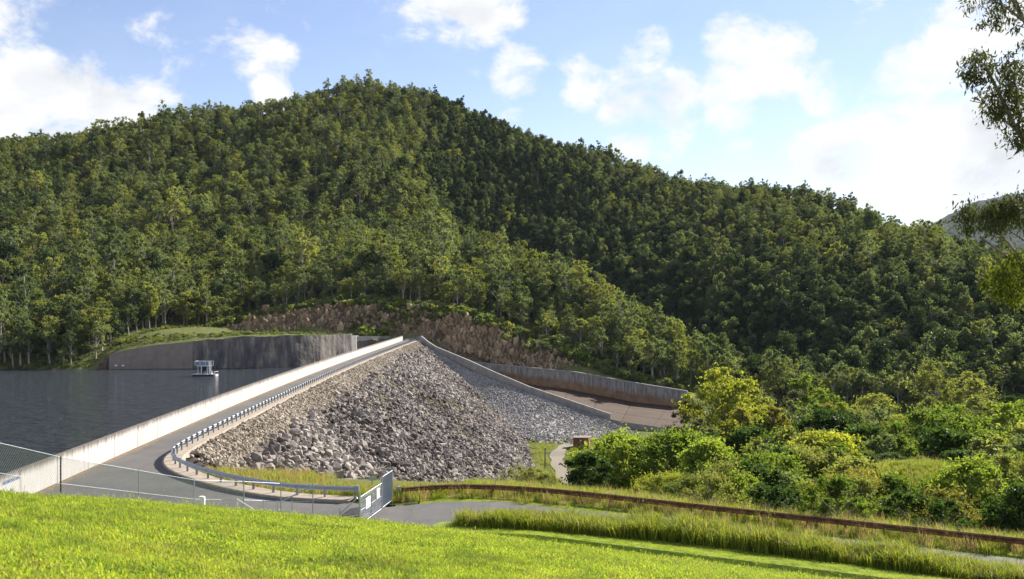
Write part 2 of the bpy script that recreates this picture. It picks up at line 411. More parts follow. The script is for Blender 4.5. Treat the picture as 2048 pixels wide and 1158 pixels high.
    MAT['lf_rain'] = leaf_mat('shade_dark_rainforest_leaves', (.026, .046, .022), (.085, .115, .044), .28)  # species tone, darkened further to imitate the gully slope's shade
    MAT['lf_pine'] = leaf_mat('pine_leaves', (.022, .040, .016), (.05, .075, .025), .2)
    MAT['lf_fresh'] = leaf_mat('fresh_green_leaves', (.07, .12, .022), (.27, .335, .065), .5, (1.45, 1.45, .6))
    MAT['lf_lime'] = leaf_mat('lime_leaves', (.19, .22, .032), (.42, .43, .075), .5, (1.4, 1.4, .6))
    MAT['lf_grey'] = leaf_mat('grey_green_leaves', (.085, .095, .045), (.17, .17, .085), .4)
    MAT['lf_gold'] = leaf_mat('golden_leaves', (.12, .125, .03), (.28, .265, .065), .5, (1.4, 1.35, .65))
    MAT['lf_dark'] = leaf_mat('dark_green_leaves', (.030, .060, .015), (.08, .13, .03), .4)
    MAT['grass'] = leaf_mat('lawn_blades', (.25, .345, .042), (.45, .50, .085), .5, (1.3, 1.3, .55), .6, .35, [((.11, .19, .03), 1.1, .46, .62, .85), ((.13, .17, .04), .35, .5, .62, .6), ((.30, .21, .09), 2.6, .55, .68, .9), ((.44, .47, .10), .25, .5, .7, .5)])
    MAT['tallgrass'] = leaf_mat('tall_grass_blades', (.16, .215, .03), (.37, .40, .07), .5, (1.3, 1.25, .6), .6, .35)
    MAT['drygrass'] = leaf_mat('dry_grass_blades', (.22, .17, .07), (.42, .33, .16), .5, (1.2, 1.1, .8), .7, .35)
mats()

# ------------------------------------------------------------------ layout lines
WALLP = np.array([(-29.6, 45), (-31.0, 61), (-33.5, 98.4), (-36.1, 150), (-38.3, 210), (-39.5, 250), (-41.2, 320), (-42.8, 391)])
_wc = np.polyfit(WALLP[:, 1], WALLP[:, 0], 3)
wallx = lambda y: np.polyval(_wc, y)
RAILC = [(-37.3, 386), (-36.2, 310), (-34.5, 225), (-33.1, 181), (-31.2, 140), (-28.9, 95.3), (-28.1, 84.4), (-27.3, 79.6), (-25.6, 75.4), (-22.9, 71.5),
         (-20.4, 68.6), (-18.6, 66.8), (-16.4, 65.0), (-14.6, 63.8), (-12.6, 63.0), (-9.9, 62.5)]
RAIL = resample(chaikin(RAILC, 2), 2.0)
RUSTC = [(-7.0, 63.2), (-5.4, 64.0), (-3.6, 64.4), (-.6, 64.0), (3.5, 62.3), (8.3, 59.2), (14.1, 55.7), (25.2, 49), (40, 40)]
RUST = resample(chaikin(RUSTC, 2), 2.0)
_damline = np.array([q for q in RAIL if q[1] > 76]); _benchline = np.array([q for q in RAIL if q[1] <= 72.5][::1] + [q for q in RUST] + [(70, 20), (110, -5)])
def pdist(x, y, line):
    best = np.full(np.shape(x), 1e9)
    for a, b in zip(line[:-1], line[1:]):
        dx, dy = b[0]-a[0], b[1]-a[1]; L2 = dx*dx+dy*dy+1e-9
        t = np.clip(((x-a[0])*dx+(y-a[1])*dy)/L2, 0, 1)
        best = np.minimum(best, np.hypot(x-a[0]-t*dx, y-a[1]-t*dy))
    return best
_insidepoly = None
def in_poly(x, y, poly):
    inside = np.zeros(np.shape(x), bool); n = len(poly)
    for i in range(n):
        x1, y1 = poly[i][:2]; x2, y2 = poly[(i+1) % n][:2]
        c = ((y1 > y) != (y2 > y)) & (x < (x2-x1)*(y-y1)/(y2-y1+1e-12)+x1)
        inside ^= c
    return inside
_platform = [(-60, 395)] + [tuple(q) for q in RAIL] + [tuple(q) for q in RUST] + [(70, 20), (110, -5), (110, -40), (-60, -40)]
def z_dam(x, y):
    d = pdist(x, y, _damline[::4] if len(_damline) > 60 else _damline)
    return -(np.maximum(d-1.4, 0))/1.5
def z_bench(x, y):
    d = pdist(x, y, _benchline)
    return -.18*np.maximum(d-1.5, 0) - .1*np.clip(d, 0, 1.5)
def valley(x, y):
    x = np.asarray(x, float); y = np.asarray(y, float)
    z = np.maximum(z_bench(x, y), -25.5 + .02*np.maximum(x-30, 0))
    z = z + 6.0*np.exp(-(((x-46)/13)**2+((y-112)/15)**2))
    far = np.clip((pdist(x, y, _benchline)-4)/15, 0, 1)
    z = z + far*.5*fbm(x*.09, y*.09, 3, 5)
    ins = in_poly(x, y, _platform)
    return np.where(ins, -.14, z)
def ground_valley(x, y):
    return float(np.maximum(valley(np.array([x]), np.array([y])), -99)[0])

# ---------------- lawn (a convex grassed bank below the viewpoint)
_su = [-1200, -400, 0, 123, 278, 400, 626, 717, 830, 905, 1100, 1300, 1620, 2048, 3200]
_ss = [.150, .172, .1868, .1904, .195, .2000, .2094, .2125, .2195, .2243, .2368, .2497, .2702, .298, .37]
_eu = [-1200, -400, 0, 123, 278, 388, 487, 626, 717, 905, 1300, 1620, 2048, 3200]
_ee = [24, 27, 31, 34, 42, 47, 49, 52, 50, 49, 45, 42, 40, 36]
def lawnz(x, y):
    x = np.asarray(x, float); y = np.maximum(np.asarray(y, float), .5)
    u = 1024+FPX*x/y; s = np.interp(u, _su, _ss); e = np.interp(u, _eu, _ee)
    z = np.where(y <= e, CAMZ-s*y-1.6*(1-y/e)**2, CAMZ-s*y-.035*(y-e)**2)
    return np.maximum(z, -.7)
def bankY(u): return CAMZ/np.interp(u, _su, _ss)       # where the mown strip below the bank begins
def strip_z(x, y):
    u = 1024+FPX*x/y; q = y-bankY(u)
    return .0+.42*np.clip((u-850)/220, 0, 1)*np.clip(1-(q-.4)/3.0, 0, 1)*np.clip((q+.2)/.35, 0, 1)-.02*np.clip((870-u)/40, 0, 1)  # near lip raised and steepened to make a dark shaded line

# ---------------- hill surface from spot heights
def hill_controls():
    c = []
    def k(u, v, Y, dh=0.0):
        x, y, z = P(u, v, Y); c.append((x, y, z-dh))
    for u, v, Y, dh in [(-250,285,640,12),(0,276,650,15),(200,258,680,14),(400,212,720,12),(600,180,770,12),(720,145,800,12),(850,172,810,12),(1000,222,820,12),
            (1200,290,830,12),(1400,345,800,12),(1550,352,750,12),(1700,408,700,13),(1850,456,650,14),(2000,500,620,14),(2200,530,600,14),(2500,520,560,12),
            (100,450,480,15),(300,450,500,15),(500,450,520,15),(700,450,530,14),(500,300,640,13),(300,330,620,13),(100,360,580,13),(720,300,660,13),(-250,430,480,15),
            (830,400,620,12),(1000,510,520,13),(1200,575,450,13),(1340,640,405,14),(930,300,740,12),(1080,400,720,12),
            (1000,492,640,16),(1200,562,560,20),(1200,420,700,14),(1400,500,600,14),(1600,560,520,14),(1800,600,470,14),(1600,700,430,14),(1900,700,400,14),(2040,560,480,14),
            (1400,420,700,13),(1700,480,600,13),(2300,620,420,14)]:
        k(u, v, Y, dh)
    for x, y, z in [(-330,960,70),(-150,1000,120),(0,1010,120),(150,1000,90),(300,950,50),(-420,900,60),(420,860,20),(-480,650,100),(-480,450,25),
                    (-20,610,30),(0,560,14),(45,500,-6),(75,440,-19),(60,395,-22),(90,380,-25),(120,370,-25.5),(160,360,-25),(230,350,-22),(300,340,-18),(400,330,-10),(450,500,20),
                    (60,330,-27.5),(120,320,-27.5),(200,310,-26),(300,300,-22),(20,300,-28),(400,300,-16)]:
        c.append((x, y, z))
    # shore, bench and cliff (base then top)
    for u, zz, Y in [(-300,-9,330),(-100,-9,332),(0,-9,333),(100,-9,334),(190,-8.5,336),(0,-5,345),(100,-5,346),(190,-5,345),(0,8,392),(150,8,392),(-250,8,392)]:
        c.append(((u-1024)/FPX*Y, Y, zz))
    for u, zz, Y in [(218,-3.3,341),(250,-1.8,342),(310,-.2,343.5),(385,1.0,345),(470,2.5,347),(560,2.8,350),(640,2.9,364),(700,2.9,382)]:
        c.append(((u-1024)/FPX*Y, Y, zz))
    for u, zz, Y in [(300,4.0,372),(385,4.5,385),(430,4.6,392)]: c.append(((u-1024)/FPX*Y, Y, zz))
    for u, vb, Yb, vt, Yt in [(480,663,400,647,405),(540,661,401,633,407),(600,661,402,622,408),(660,661,403,616,409),(720,661,403,616,409),(780,664,404,621,410),
            (850,676,402,621,409),(920,700,394,630,403),(980,726,390,645,402),(1040,737,384,679,397),(1090,741,380,693,391),(1142,746,376,710,387)]:
        k(u, vb, Yb); k(u, vt, Yt)
    for u, v, Y in [(480,640,420),(600,612,424),(720,606,424),(850,615,424),(930,622,418),(1000,655,414),(1100,688,404),(1200,728,385),(1250,762,370),(1372,782,355),(1300,756,378)]:
        k(u, v, Y)
    return np.array(c)
_hc = hill_controls()
def _rbf_fit(c):
    n = len(c); d = np.hypot(c[:, None, 0]-c[None, :, 0], c[:, None, 1]-c[None, :, 1])
    A = np.zeros((n+3, n+3)); A[:n, :n] = d + np.eye(n)*-.5; A[:n, n] = 1; A[:n, n+1] = c[:, 0]; A[:n, n+2] = c[:, 1]
    A[n, :n] = 1; A[n+1, :n] = c[:, 0]; A[n+2, :n] = c[:, 1]
    return np.linalg.solve(A, np.r_[c[:, 2], 0, 0, 0])
_hw = _rbf_fit(_hc)
SPUR = np.array([(-80, 960), (-78, 760), (-70, 660), (-57, 615), (-6, 520), (40, 450), (66, 400)], float)
SPURR = [tuple(q) for q in SPUR]+[(420, 330), (500, 960)]
SNEAR = [P(842, 673, 383), P(863, 691, 372), P(943, 724, 350), P(980, 741.6, 342), P(1060, 775, 330), P(1221, 829, 315)]     # chute near wall top
SFAR = [P(940, 724, 390), P(980, 729, 387), P(1057.7, 736.6, 378), P(1155, 746, 371), P(1253, 764.7, 361), P(1374, 784, 350)]  # far wall top
_chute = [(q[0]-1, q[1]-1) for q in SNEAR] + [(48.5, 303), (62, 343)] + [(q[0]+.5, q[1]+2.5) for q in SFAR[::-1]] + [(-36, 392)]
APPR = [(218, 709, 337), (250, 700, 338), (310, 690, 339.5), (385, 683, 341), (470, 674, 343), (560, 672, 345), (600, 671, 350), (640, 670, 358), (703, 668, 378)]
APPR = [P(*q) for q in APPR]
def hill(x, y):
    x = np.asarray(x, float); y = np.asarray(y, float); sh = x.shape; xf, yf = x.ravel(), y.ravel()
    z = _hw[-3]+_hw[-2]*xf+_hw[-1]*yf
    for (cx, cy, _), w in zip(_hc, _hw[:-3]): z = z+w*np.hypot(xf-cx, yf-cy)
    z = z.reshape(sh)
    dsp = pdist(x, y, SPUR); side = in_poly(x, y, SPURR); up_ = np.clip((y-400)/60, 0, 1)
    z = z + up_*np.clip((790-y)/130, 0, 1)*(7*np.exp(-(dsp/26)**2) - np.where(side, 13*np.exp(-((dsp-62)/32)**2)-.3*np.exp(-(dsp/20)**2), 0))
    u = 1024+FPX*x/np.maximum(y, 1)
    cut = np.exp(-((y-402)/14)**2)*np.clip((u-440)/60, 0, 1)*np.clip((1200-u)/60, 0, 1)
    z = z + 2.6*fbm(x*.045, y*.045, 4, 3)*np.clip((y-410)/60, 0, 1) + 8*fbm(x*.012+3.1, y*.009, 3, 17)*np.clip((y-430)/90, 0, 1)
    z = z + cut*(1.6*fbm(x*.22, y*.22, 3, 8)+1.2*fbm(x*.6, y*.6, 2, 9))
    return z

# ------------------------------------------------------------------ terrain meshes
def grid_mesh(xs, ys, zf, keep=None):
    X, Y = np.meshgrid(xs, ys); Z = zf(X, Y); nx, ny = len(xs), len(ys)
    V = np.stack([X, Y, Z], -1).reshape(-1, 3)
    i = np.arange((ny-1)*(nx-1)); r, c = i//(nx-1), i % (nx-1); a = r*nx+c
    F = np.stack([a, a+1, a+1+nx, a+nx], 1)
    if keep is not None:
        cx = V[F].mean(1); F = F[keep(cx[:, 0], cx[:, 1])]
        used = np.unique(F); mp = np.full(len(V), -1); mp[used] = np.arange(len(used)); V = V[used]; F = mp[F]
    return V, F
def build_ground():
    # valley
    def keepv(x, y): return ~in_poly(x, y, [(-60, 392)] + [(q[0]-2.5, q[1]-2.5) for q in RAIL] + [(q[0]-1.5, q[1]-2) for q in RUST] + [(70, 18), (110, -7), (110, -60), (-60, -60)])
    V, F = grid_mesh(np.arange(-40, 200, 2.0), np.arange(20, 322, 2.0), valley, keepv)
    tag(obj('valley_ground', mesh_np('valley_ground', V, F, MAT['valley'], smooth=True)), kind='structure')
    # hill: a fine sheet near the cuttings
    def hz(x, y):
        z = hill(x, y)
        z = np.where(in_poly(x, y, _chute), -31.0, z)
        front = y < np.interp(x, [q[0] for q in APPR], [q[1] for q in APPR])+2.2
        z = np.where(front & (x > APPR[0][0]-1) & (x < APPR[-1][0]), -14, z)
        z = np.where((x >= APPR[-1][0]) & (x < -33) & (y < 389), -14, z)
        return z
    V, F = grid_mesh(np.arange(-460, 480, 3.4), np.arange(322, 1010, 3.4), hz)
    tag(obj('hillside', mesh_np('hillside', V, F, MAT['hill'], smooth=False)), kind='structure')
    # lawn bank
    us = np.linspace(-1150, 3100, 180); ys = np.r_[np.linspace(2, 30, 60), np.linspace(30.6, 60, 50)]
    U, Y = np.meshgrid(us, ys); X = (U-1024)/FPX*Y; Z = lawnz(X, Y)+.03*fbm(X*.8, Y*.8, 3, 2)*np.clip((Z0 := 1), 0, 1)
    n = len(us); i = np.arange((len(ys)-1)*(n-1)); a = i//(n-1)*n+i % (n-1)
    F = np.stack([a, a+1, a+1+n, a+n], 1); V = np.stack([X, Y, Z], -1).reshape(-1, 3)
    F = F[V[F][:, :, 2].max(1) > -.65]
    tag(obj('lawn', mesh_np('lawn', V, F, MAT['lawn'], smooth=True)), kind='structure')
    # mown strip and verge between the bank and the rusty rail
    us = np.linspace(840, 3000, 160); qs = np.r_[-.5, -.2, -.08, .05, .2, .5, 1, 1.6, 2.4, 3.2, 4.5, 6, 7.5, 9, 11, 13, 16, 20]
    V, F = [], []
    line = np.array([(q[0], q[1]) for q in RUST]); ang = line[:, 0]/line[:, 1]
    for u in us:
        t = (u-1024)/FPX; b = float(bankY(u)); lim = float(np.interp(t, ang, line[:, 1]))+1.6
        for q in qs:
            yy = min(b+q, lim); x = t*yy
            z = float(strip_z(np.array(x), np.array(yy)))
            if q <= -.2: z = -.75
            elif q < 0: z = -.05
            V.append((x, yy, z))
    m = len(qs)
    for i in range(len(us)-1):
        for j in range(m-1): F.append((i*m+j, (i+1)*m+j, (i+1)*m+j+1, i*m+j+1))
    tag(obj('mown_verge', mesh_np('mown_verge', V, F, MAT['lawn'], smooth=False)), kind='structure')
    # water
    ys = np.linspace(-60, 386, 90); wx = wallx(np.maximum(ys, 45))-.2
    V = [(-1300, y, -8.0) for y in ys]+[(w, y, -8.0) for w, y in zip(wx, ys)]
    k = len(ys); F = [(i, k+i, k+i+1, i+1) for i in range(k-1)]
    tag(obj('reservoir_water', mesh_np('reservoir_water', V, F, MAT['water'])), kind='structure')
    # distant ridge
    xs = np.linspace(1200, 6600, 150); ys = np.linspace(4600, 8200, 70)
    def fz(x, y):
        q = np.interp(x*6400/np.maximum(y, 1), [1200, 2500, 2800, 3000, 3300, 4200, 6600], [250, 470, 600, 690, 745, 700, 500])
        return 20+(q-20)*np.exp(-((y-6400)/1100)**2)+50*fbm(x*.0016, y*.0016, 4, 4)+12*fbm(x*.012, y*.012, 3, 6)
    V, F = grid_mesh(xs, ys, fz)
    tag(obj('distant_hills', mesh_np('distant_hills', V, F, MAT['far'], smooth=False)), kind='structure')
build_ground()

# ------------------------------------------------------------------ roads
def poly_sheet(name, pts, z, mat):
    bm = bmesh.new(); vs = [bm.verts.new((p[0], p[1], z)) for p in pts]
    f = bm.faces.new(vs); 
    if f.normal.z < 0: f.normal_flip()
    bmesh.ops.triangulate(bm, faces=bm.faces[:]); bmesh.ops.recalc_face_normals(bm, faces=bm.faces[:])
    me = bpy.data.meshes.new(name); bm.to_mesh(me); bm.free(); me.materials.append(mat)
    o = obj(name, me); tag(o, kind='structure'); return o
def build_roads():
    nr = normals2(RAIL)           # travel is far to near, right = upstream side (towards the wall)
    inner = RAIL+nr*.55
    wy = np.linspace(392, 42, 60)
    pts = [(wallx(y)+.02, y) for y in wy[::-1]] + [tuple(q) for q in inner]
    pts += [(-8.0, 60.3), (-6.5, 61.0), (-4.3, 62.3), (-.6, 62.3), (2.9, 60.2), (7.9, 57.4), (19.8, 50.6), (30, 44.6), (38, 39.5),
            (36, 36), (28, 41), (19, 47), (8, 53.4), (0, 56.4), (-3.6, 54.6), (-8.5, 50.5), (-14, 47), (-20, 44), (-27, 41)]
    poly_sheet('asphalt_road', pts, .02, MAT['asphalt'])
    # dirt gathered along the parapet foot
    V, F = [], []
    ys = np.linspace(45, 390, 140)
    for y in ys:
        w = wallx(y); k = .5+.25*math.sin(y*.31)+.15*math.sin(y*1.13)
        V += [(w+.01, y, .035), (w+.25+k*.55, y, .026)]
    F = [(2*i, 2*i+1, 2*i+3, 2*i+2) for i in range(len(ys)-1)]
    tag(obj('gutter_dirt', mesh_np('gutter_dirt', V, F, MAT['dirt'])), kind='structure')
    # concrete kerb under the guard rail
    V, F = [], []
    for q, n in zip(RAIL, nr):
        for off, z in ((.75, -.05), (.72, .15), (.62, .18), (-.75, .18), (-.9, -.4)):
            V.append((q[0]+n[0]*off, q[1]+n[1]*off, z))
    F = [(5*i+j, 5*i+j+1, 5*i+j+6, 5*i+j+5) for i in range(len(RAIL)-1) for j in range(4)]
    tag(obj('kerb', mesh_np('kerb', V, F, MAT['kerb'])), kind='structure')
    # gravel track on the valley floor
    tr = resample(chaikin([(16, 279), (13.5, 268), (11.3, 256), (11.2, 241), (11.6, 226), (12.2, 214), (15, 207), (22, 200)], 2), 2.5)
    n = normals2(tr); V = []
    for i, (q, w) in enumerate(zip(tr, n)):
        hw = 1.7+.35*math.sin(i*.9)
        for s in (-1, -.35, .35, 1):
            x, y = q[0]+w[0]*hw*s, q[1]+w[1]*hw*s
            V.append((x, y, ground_valley(x, y)+.16))
    F = [(4*i+j, 4*i+j+1, 4*i+j+5, 4*i+j+4) for i in range(len(tr)-1) for j in range(3)]
    tag(obj('gravel_track', mesh_np('gravel_track', V, F, MAT['gravel'])), kind='structure')
build_roads()

# ------------------------------------------------------------------ dam
def hull_rock(seed, sx=1, sy=1, sz=1, n=16, mat=None):
    r = random.Random(seed); bm = bmesh.new()
    for _ in range(n):
        v = Vector((r.gauss(0, 1), r.gauss(0, 1), r.gauss(0, 1))).normalized()*r.uniform(.75, 1.0)
        v = Vector([max(-.72, min(.72, q)) for q in v])
        bm.verts.new((v.x*sx*.62, v.y*sy*.62, v.z*sz*.62))
    g = bmesh.ops.convex_hull(bm, input=bm.verts[:])
    for v in [v for v in bm.verts if not v.link_faces]: bm.verts.remove(v)
    bmesh.ops.recalc_face_normals(bm, faces=bm.faces[:])
    me = bpy.data.meshes.new('rock'); bm.to_mesh(me); bm.free()
    me.materials.append(mat); return me
def face_z(x, y): return np.maximum(z_dam(x, y), z_bench(x, y)-.3)
GAPS = []
def build_dam():
    dam = empty('rockfill_dam', (-30, 200, 0)); off = (30, -200, 0)
    tag(dam, 'long rockfill dam embankment with a coarse grey rock downstream face', 'dam')
    # embankment body: crest and upstream shoulder
    ys = np.linspace(48, 390, 100); V = []
    for y in ys:
        w = float(wallx(y)); r = float(np.interp(y, RAIL[::-1, 1], RAIL[::-1, 0])) if y > 80 else w+4
        V += [(w-16, y, -12), (w-.32, y, -.6), (w-.3, y, -.06), (r+.2, y, -.06), (r+.6, y, -9)]
    F = [(5*i+j, 5*i+j+1, 5*i+j+6, 5*i+j+5) for i in range(len(ys)-1) for j in range(4)]
    obj('embankment_body', mesh_np('embankment_body', V, F, MAT['rubble']), dam, off)
    def keep(x, y):
        return (~in_poly(x, y, [(-60, 392)]+[(q[0]+.4, q[1]+.2) for q in RAIL]+[(-10, 40), (-60, 40)])) & (z_dam(x, y) > z_bench(x, y)-2.5) & (z_dam(x, y) > -28) & (y < 389) & (x < 12)
    V, F = grid_mesh(np.arange(-38, 14, 1.3), np.arange(70, 391, 1.5), lambda x, y: z_dam(x, y)-.3+.25*fbm(x*.5, y*.5, 2, 1), keep)
    obj('downstream_face', mesh_np('downstream_face', V, F, MAT['rubble'], smooth=False), dam, off)
    # rocks
    big = [hull_rock(100+i, random.Random(i).uniform(.9, 1.35), random.Random(i+50).uniform(.8, 1.1), random.Random(i+90).uniform(.55, .95), 15, MAT['rock']) for i in range(14)]
    small = [hull_rock(300+i, 1.1, .9, .75, 12, MAT['pitch']) for i in range(6)]
    N = 76000
    y = RNG.uniform(74, 388, N); d = RNG.uniform(0, 50, N)
    x0 = np.interp(y, RAIL[::-1, 1], RAIL[::-1, 0]); x = x0+1.0+d*.832+RNG.normal(0, .2, N)
    zd = z_dam(x, y); zb = z_bench(x, y); dd = -zd*1.5
    ok = (zd > zb-.5) & (zd > -26.3) & (~in_poly(x, y, _platform))
    pit = dd < 3.0+1.0*fbm(y*.15, y*0, 2, 3)
    okb = ok & ~pit
    xb, yb, zb_ = x[okb], y[okb], zd[okb]
    n = len(xb)
    patch = fbm(xb*.06, yb*.035, 3, 12)            # some stretches are finer, some coarser
    s = np.exp(RNG.normal(-.56, .44, n))*(.92+.35*patch); s = np.clip(s, .3, 1.3)
    s *= np.where(yb < 150, 1.05, 1.0)
    gaps = (fbm(xb*.11+9, yb*.07, 3, 21) > .36) & (RNG.random(n) < .82)   # bare soil slips between the rocks
    gx_, gy_, gz_ = xb[gaps], yb[gaps], zb_[gaps]; GAPS.append(np.stack([gx_, gy_, gz_], 1)); ng = len(gx_)
    o = scatter('slip_stones', np.stack([gx_, gy_, gz_], 1)+np.array(off), RNG.uniform(-3, 3, (ng, 3)), RNG.uniform(.25, .55, ng), RNG.integers(0, 6, ng), small, dam); tag(o, kind='stuff')
    xb, yb, zb_, s = xb[~gaps], yb[~gaps], zb_[~gaps], s[~gaps]; n = len(xb)
    z = zb_+s*RNG.uniform(-.15, .55, n)-.05
    rot = RNG.uniform(-3.14, 3.14, (n, 3)); rot[:, 0] = RNG.normal(0, .45, n); rot[:, 1] = RNG.normal(.45, .5, n)
    idx = RNG.integers(0, len(big), n)
    app = s/yb; vis = (z > CAMZ-.172*yb)
    order = np.argsort(-np.where(vis, app, 0)); ind = order[:300]; rest = order[300:]
    for k in ind:
        obj('boulder', big[idx[k]], dam, (xb[k]+30, yb[k]-200, z[k]), tuple(rot[k]), (s[k],)*3)
    pts = np.stack([xb, yb, z], 1)
    o = scatter('boulders', pts[rest]+np.array(off), rot[rest], s[rest], idx[rest], big, dam); tag(o, kind='stuff')
    # hand-pitched small stones along the crest
    N = 26000
    y = RNG.uniform(72, 388, N)**1.0; d = RNG.uniform(0, 6.4, N)
    y = 72+(388-72)*RNG.random(N)**1.5
    x = np.interp(y, RAIL[::-1, 1], RAIL[::-1, 0])+1.1+d*.832
    near = y < 84
    k = RNG.integers(0, len(RAIL), N); nr = normals2(RAIL)
    x = np.where(near, RAIL[k, 0]-nr[k, 0]*(1.1+d)+RNG.normal(0, .6, N), x); y = np.where(near, RAIL[k, 1]-nr[k, 1]*(1.1+d)+RNG.normal(0, .6, N), y)
    zd = z_dam(x, y); ok = (-zd*1.5 < 3.6+RNG.normal(0, .8, N)) & (~in_poly(x, y, _platform)) & (zd > z_bench(x, y)-.4) & (y > 71) & (pdist(x, y, RAIL) > 1.0)
    x, y, zd = x[ok], y[ok], zd[ok]; n = len(x)
    s = RNG.uniform(.28, .62, n); rot = RNG.uniform(-3.14, 3.14, (n, 3)); rot[:, 0] = RNG.normal(0, .4, n); rot[:, 1] = RNG.normal(.5, .4, n)
    o = scatter('pitching_stones', np.stack([x, y, zd+s*RNG.uniform(-.25, .12, n)], 1)+np.array(off), rot, s, RNG.integers(0, 6, n), small, dam); tag(o, kind='stuff')

    # grey graded fill between the dam and the chute
    top = [P(836, 690, 380), P(863, 699.5, 371), P(941, 742.5, 349), P(980, 756, 341), P(1060, 787, 329), P(1221, 842, 313), P(1290, 853, 306), P(1350, 860, 300)]
    bot = [P(838, 694, 376), (-22, 345, -11.2), (-9, 318, -18), (1.5, 290, -24.2), (9, 279, -25.6), (24, 283, -25.7), (40, 297, -25.9), (52, 290, -26.2)]
    top = resample(np.array(top), 1.6)[:60]; bot = resample(np.array(bot), 1.6)
    m = 56; tt = np.linspace(0, 1, m)
    T_ = np.stack([np.interp(tt, np.linspace(0, 1, len(top)), top[:, k]) for k in range(3)], 1)
    B_ = np.stack([np.interp(tt, np.linspace(0, 1, len(bot)), bot[:, k]) for k in range(3)], 1)
    rows = 24; V = []
    for j in range(rows):
        a = j/(rows-1)
        for i in range(m):
            p = T_[i]*(1-a)+B_[i]*a; V.append((p[0], p[1], p[2]-1.2*math.sin(math.pi*a)*(.4+i/m)-.1))
    F = [(j*m+i, j*m+i+1, (j+1)*m+i+1, (j+1)*m+i) for j in range(rows-1) for i in range(m-1)]
    fill = empty('spillway_backfill', (8, 290, -25.5)); fo = (-8, -290, 25.5)
    tag(fill, 'paler finer grey stone fill sloping between the dam and the spillway chute', 'rock fill')
    obj('fill_surface', mesh_np('fill_surface', V, F, MAT['greystone']), fill, fo)
    V = np.array(V).reshape(rows, m, 3)
    N = 16000; a = RNG.random(N)*(rows-1); b = RNG.random(N)*(m-1)
    i0, j0 = np.floor(a).astype(int), np.floor(b).astype(int); i0 = np.minimum(i0, rows-2); j0 = np.minimum(j0, m-2); fa, fb = (a-i0)[:, None], (b-j0)[:, None]
    pts = (V[i0, j0]*(1-fa)+V[i0+1, j0]*fa)*(1-fb)+(V[i0, j0+1]*(1-fa)+V[i0+1, j0+1]*fa)*fb
    pts = pts[(a/(rows-1) > .06) | (pts[:, 0] < 5)]
    n = len(pts); s = RNG.uniform(.35, .95, n); gs = [hull_rock(500+i, 1.1, .95, .8, 12, MAT['greystone']) for i in range(8)]
    o = scatter('fill_stones', pts+np.array(fo)+np.stack([0*s, 0*s, s*.05], 1), RNG.uniform(-3, 3, (n, 3)), s, RNG.integers(0, 8, n), gs, fill); tag(o, kind='stuff')
build_dam()

# ------------------------------------------------------------------ parapet wall
def wall_seg(a, b, zta, ztb, zba, zbb, th, na, nb=None):
    """hexahedron between plan points a and b, thickness th along the plan normals na, nb"""
    nb = na if nb is None else nb
    B = [(a[0], a[1], zba), (b[0], b[1], zbb), (b[0]+nb[0]*th, b[1]+nb[1]*th, zbb), (a[0]+na[0]*th, a[1]+na[1]*th, zba)]
    T = [(a[0], a[1], zta), (b[0], b[1], ztb), (b[0]+nb[0]*th, b[1]+nb[1]*th, ztb), (a[0]+na[0]*th, a[1]+na[1]*th, zta)]
    return B, T
def build_parapet():
    w = empty('parapet_wall', (float(wallx(60)), 60, 0)); off = (-w.location.x, -60, 0)
    tag(w, 'long pale stained concrete wave wall along the reservoir side of the dam crest', 'wall')
    y = 45.0
    while y < 389:
        y2 = min(y+6.0, 390); a = (float(wallx(y)), y+.03); b = (float(wallx(y2)), y2-.03)
        dz = .012*math.sin(y*3.1)
        # two stacked pieces per panel: stem and a coping 25 mm proud
        m = MB(); m.hexa(*wall_seg(a, b, 1.78+dz, 1.78+dz, -.5, -.5, .26, (-1, 0)))
        a2 = (a[0]+.02, a[1]); b2 = (b[0]+.02, b[1])
        m.hexa(*wall_seg(a2, b2, 1.92+dz, 1.92+dz, 1.775+dz, 1.775+dz, .30, (-1, 0)))
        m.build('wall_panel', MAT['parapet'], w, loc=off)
        y = y2
    # painted name on the wall face
    cu = bpy.data.curves.new('lettering', 'FONT'); cu.body = 'CRESSBROOK DAM'; cu.size = .30; cu.extrude = .004; cu.align_x = 'RIGHT'
    t = bpy.data.objects.new('tmp', cu); C.objects.link(t); bpy.context.view_layer.update()
    me = bpy.data.meshes.new_from_object(t.evaluated_get(bpy.context.evaluated_depsgraph_get())); C.objects.unlink(t); bpy.data.objects.remove(t)
    me.materials.clear(); me.materials.append(MAT['blue'])
    y0 = 62.7; ang = math.atan2(1, (float(wallx(y0+1))-float(wallx(y0-1)))/2)
    # text reads with +x along the wall direction as seen from the road
    o = obj('lettering', me, w, (float(wallx(y0))+.035+off[0], y0+off[1], 1.38), (R(90), 0, ang)); o.scale = (.95, 1, 1)
    MB().box((0, 0, 0), (.02, .34, .5)).build('notice_plate', MAT['steeldull'], w, loc=(float(wallx(61.5))+.03+off[0], 61.6+off[1], .72))
build_parapet()

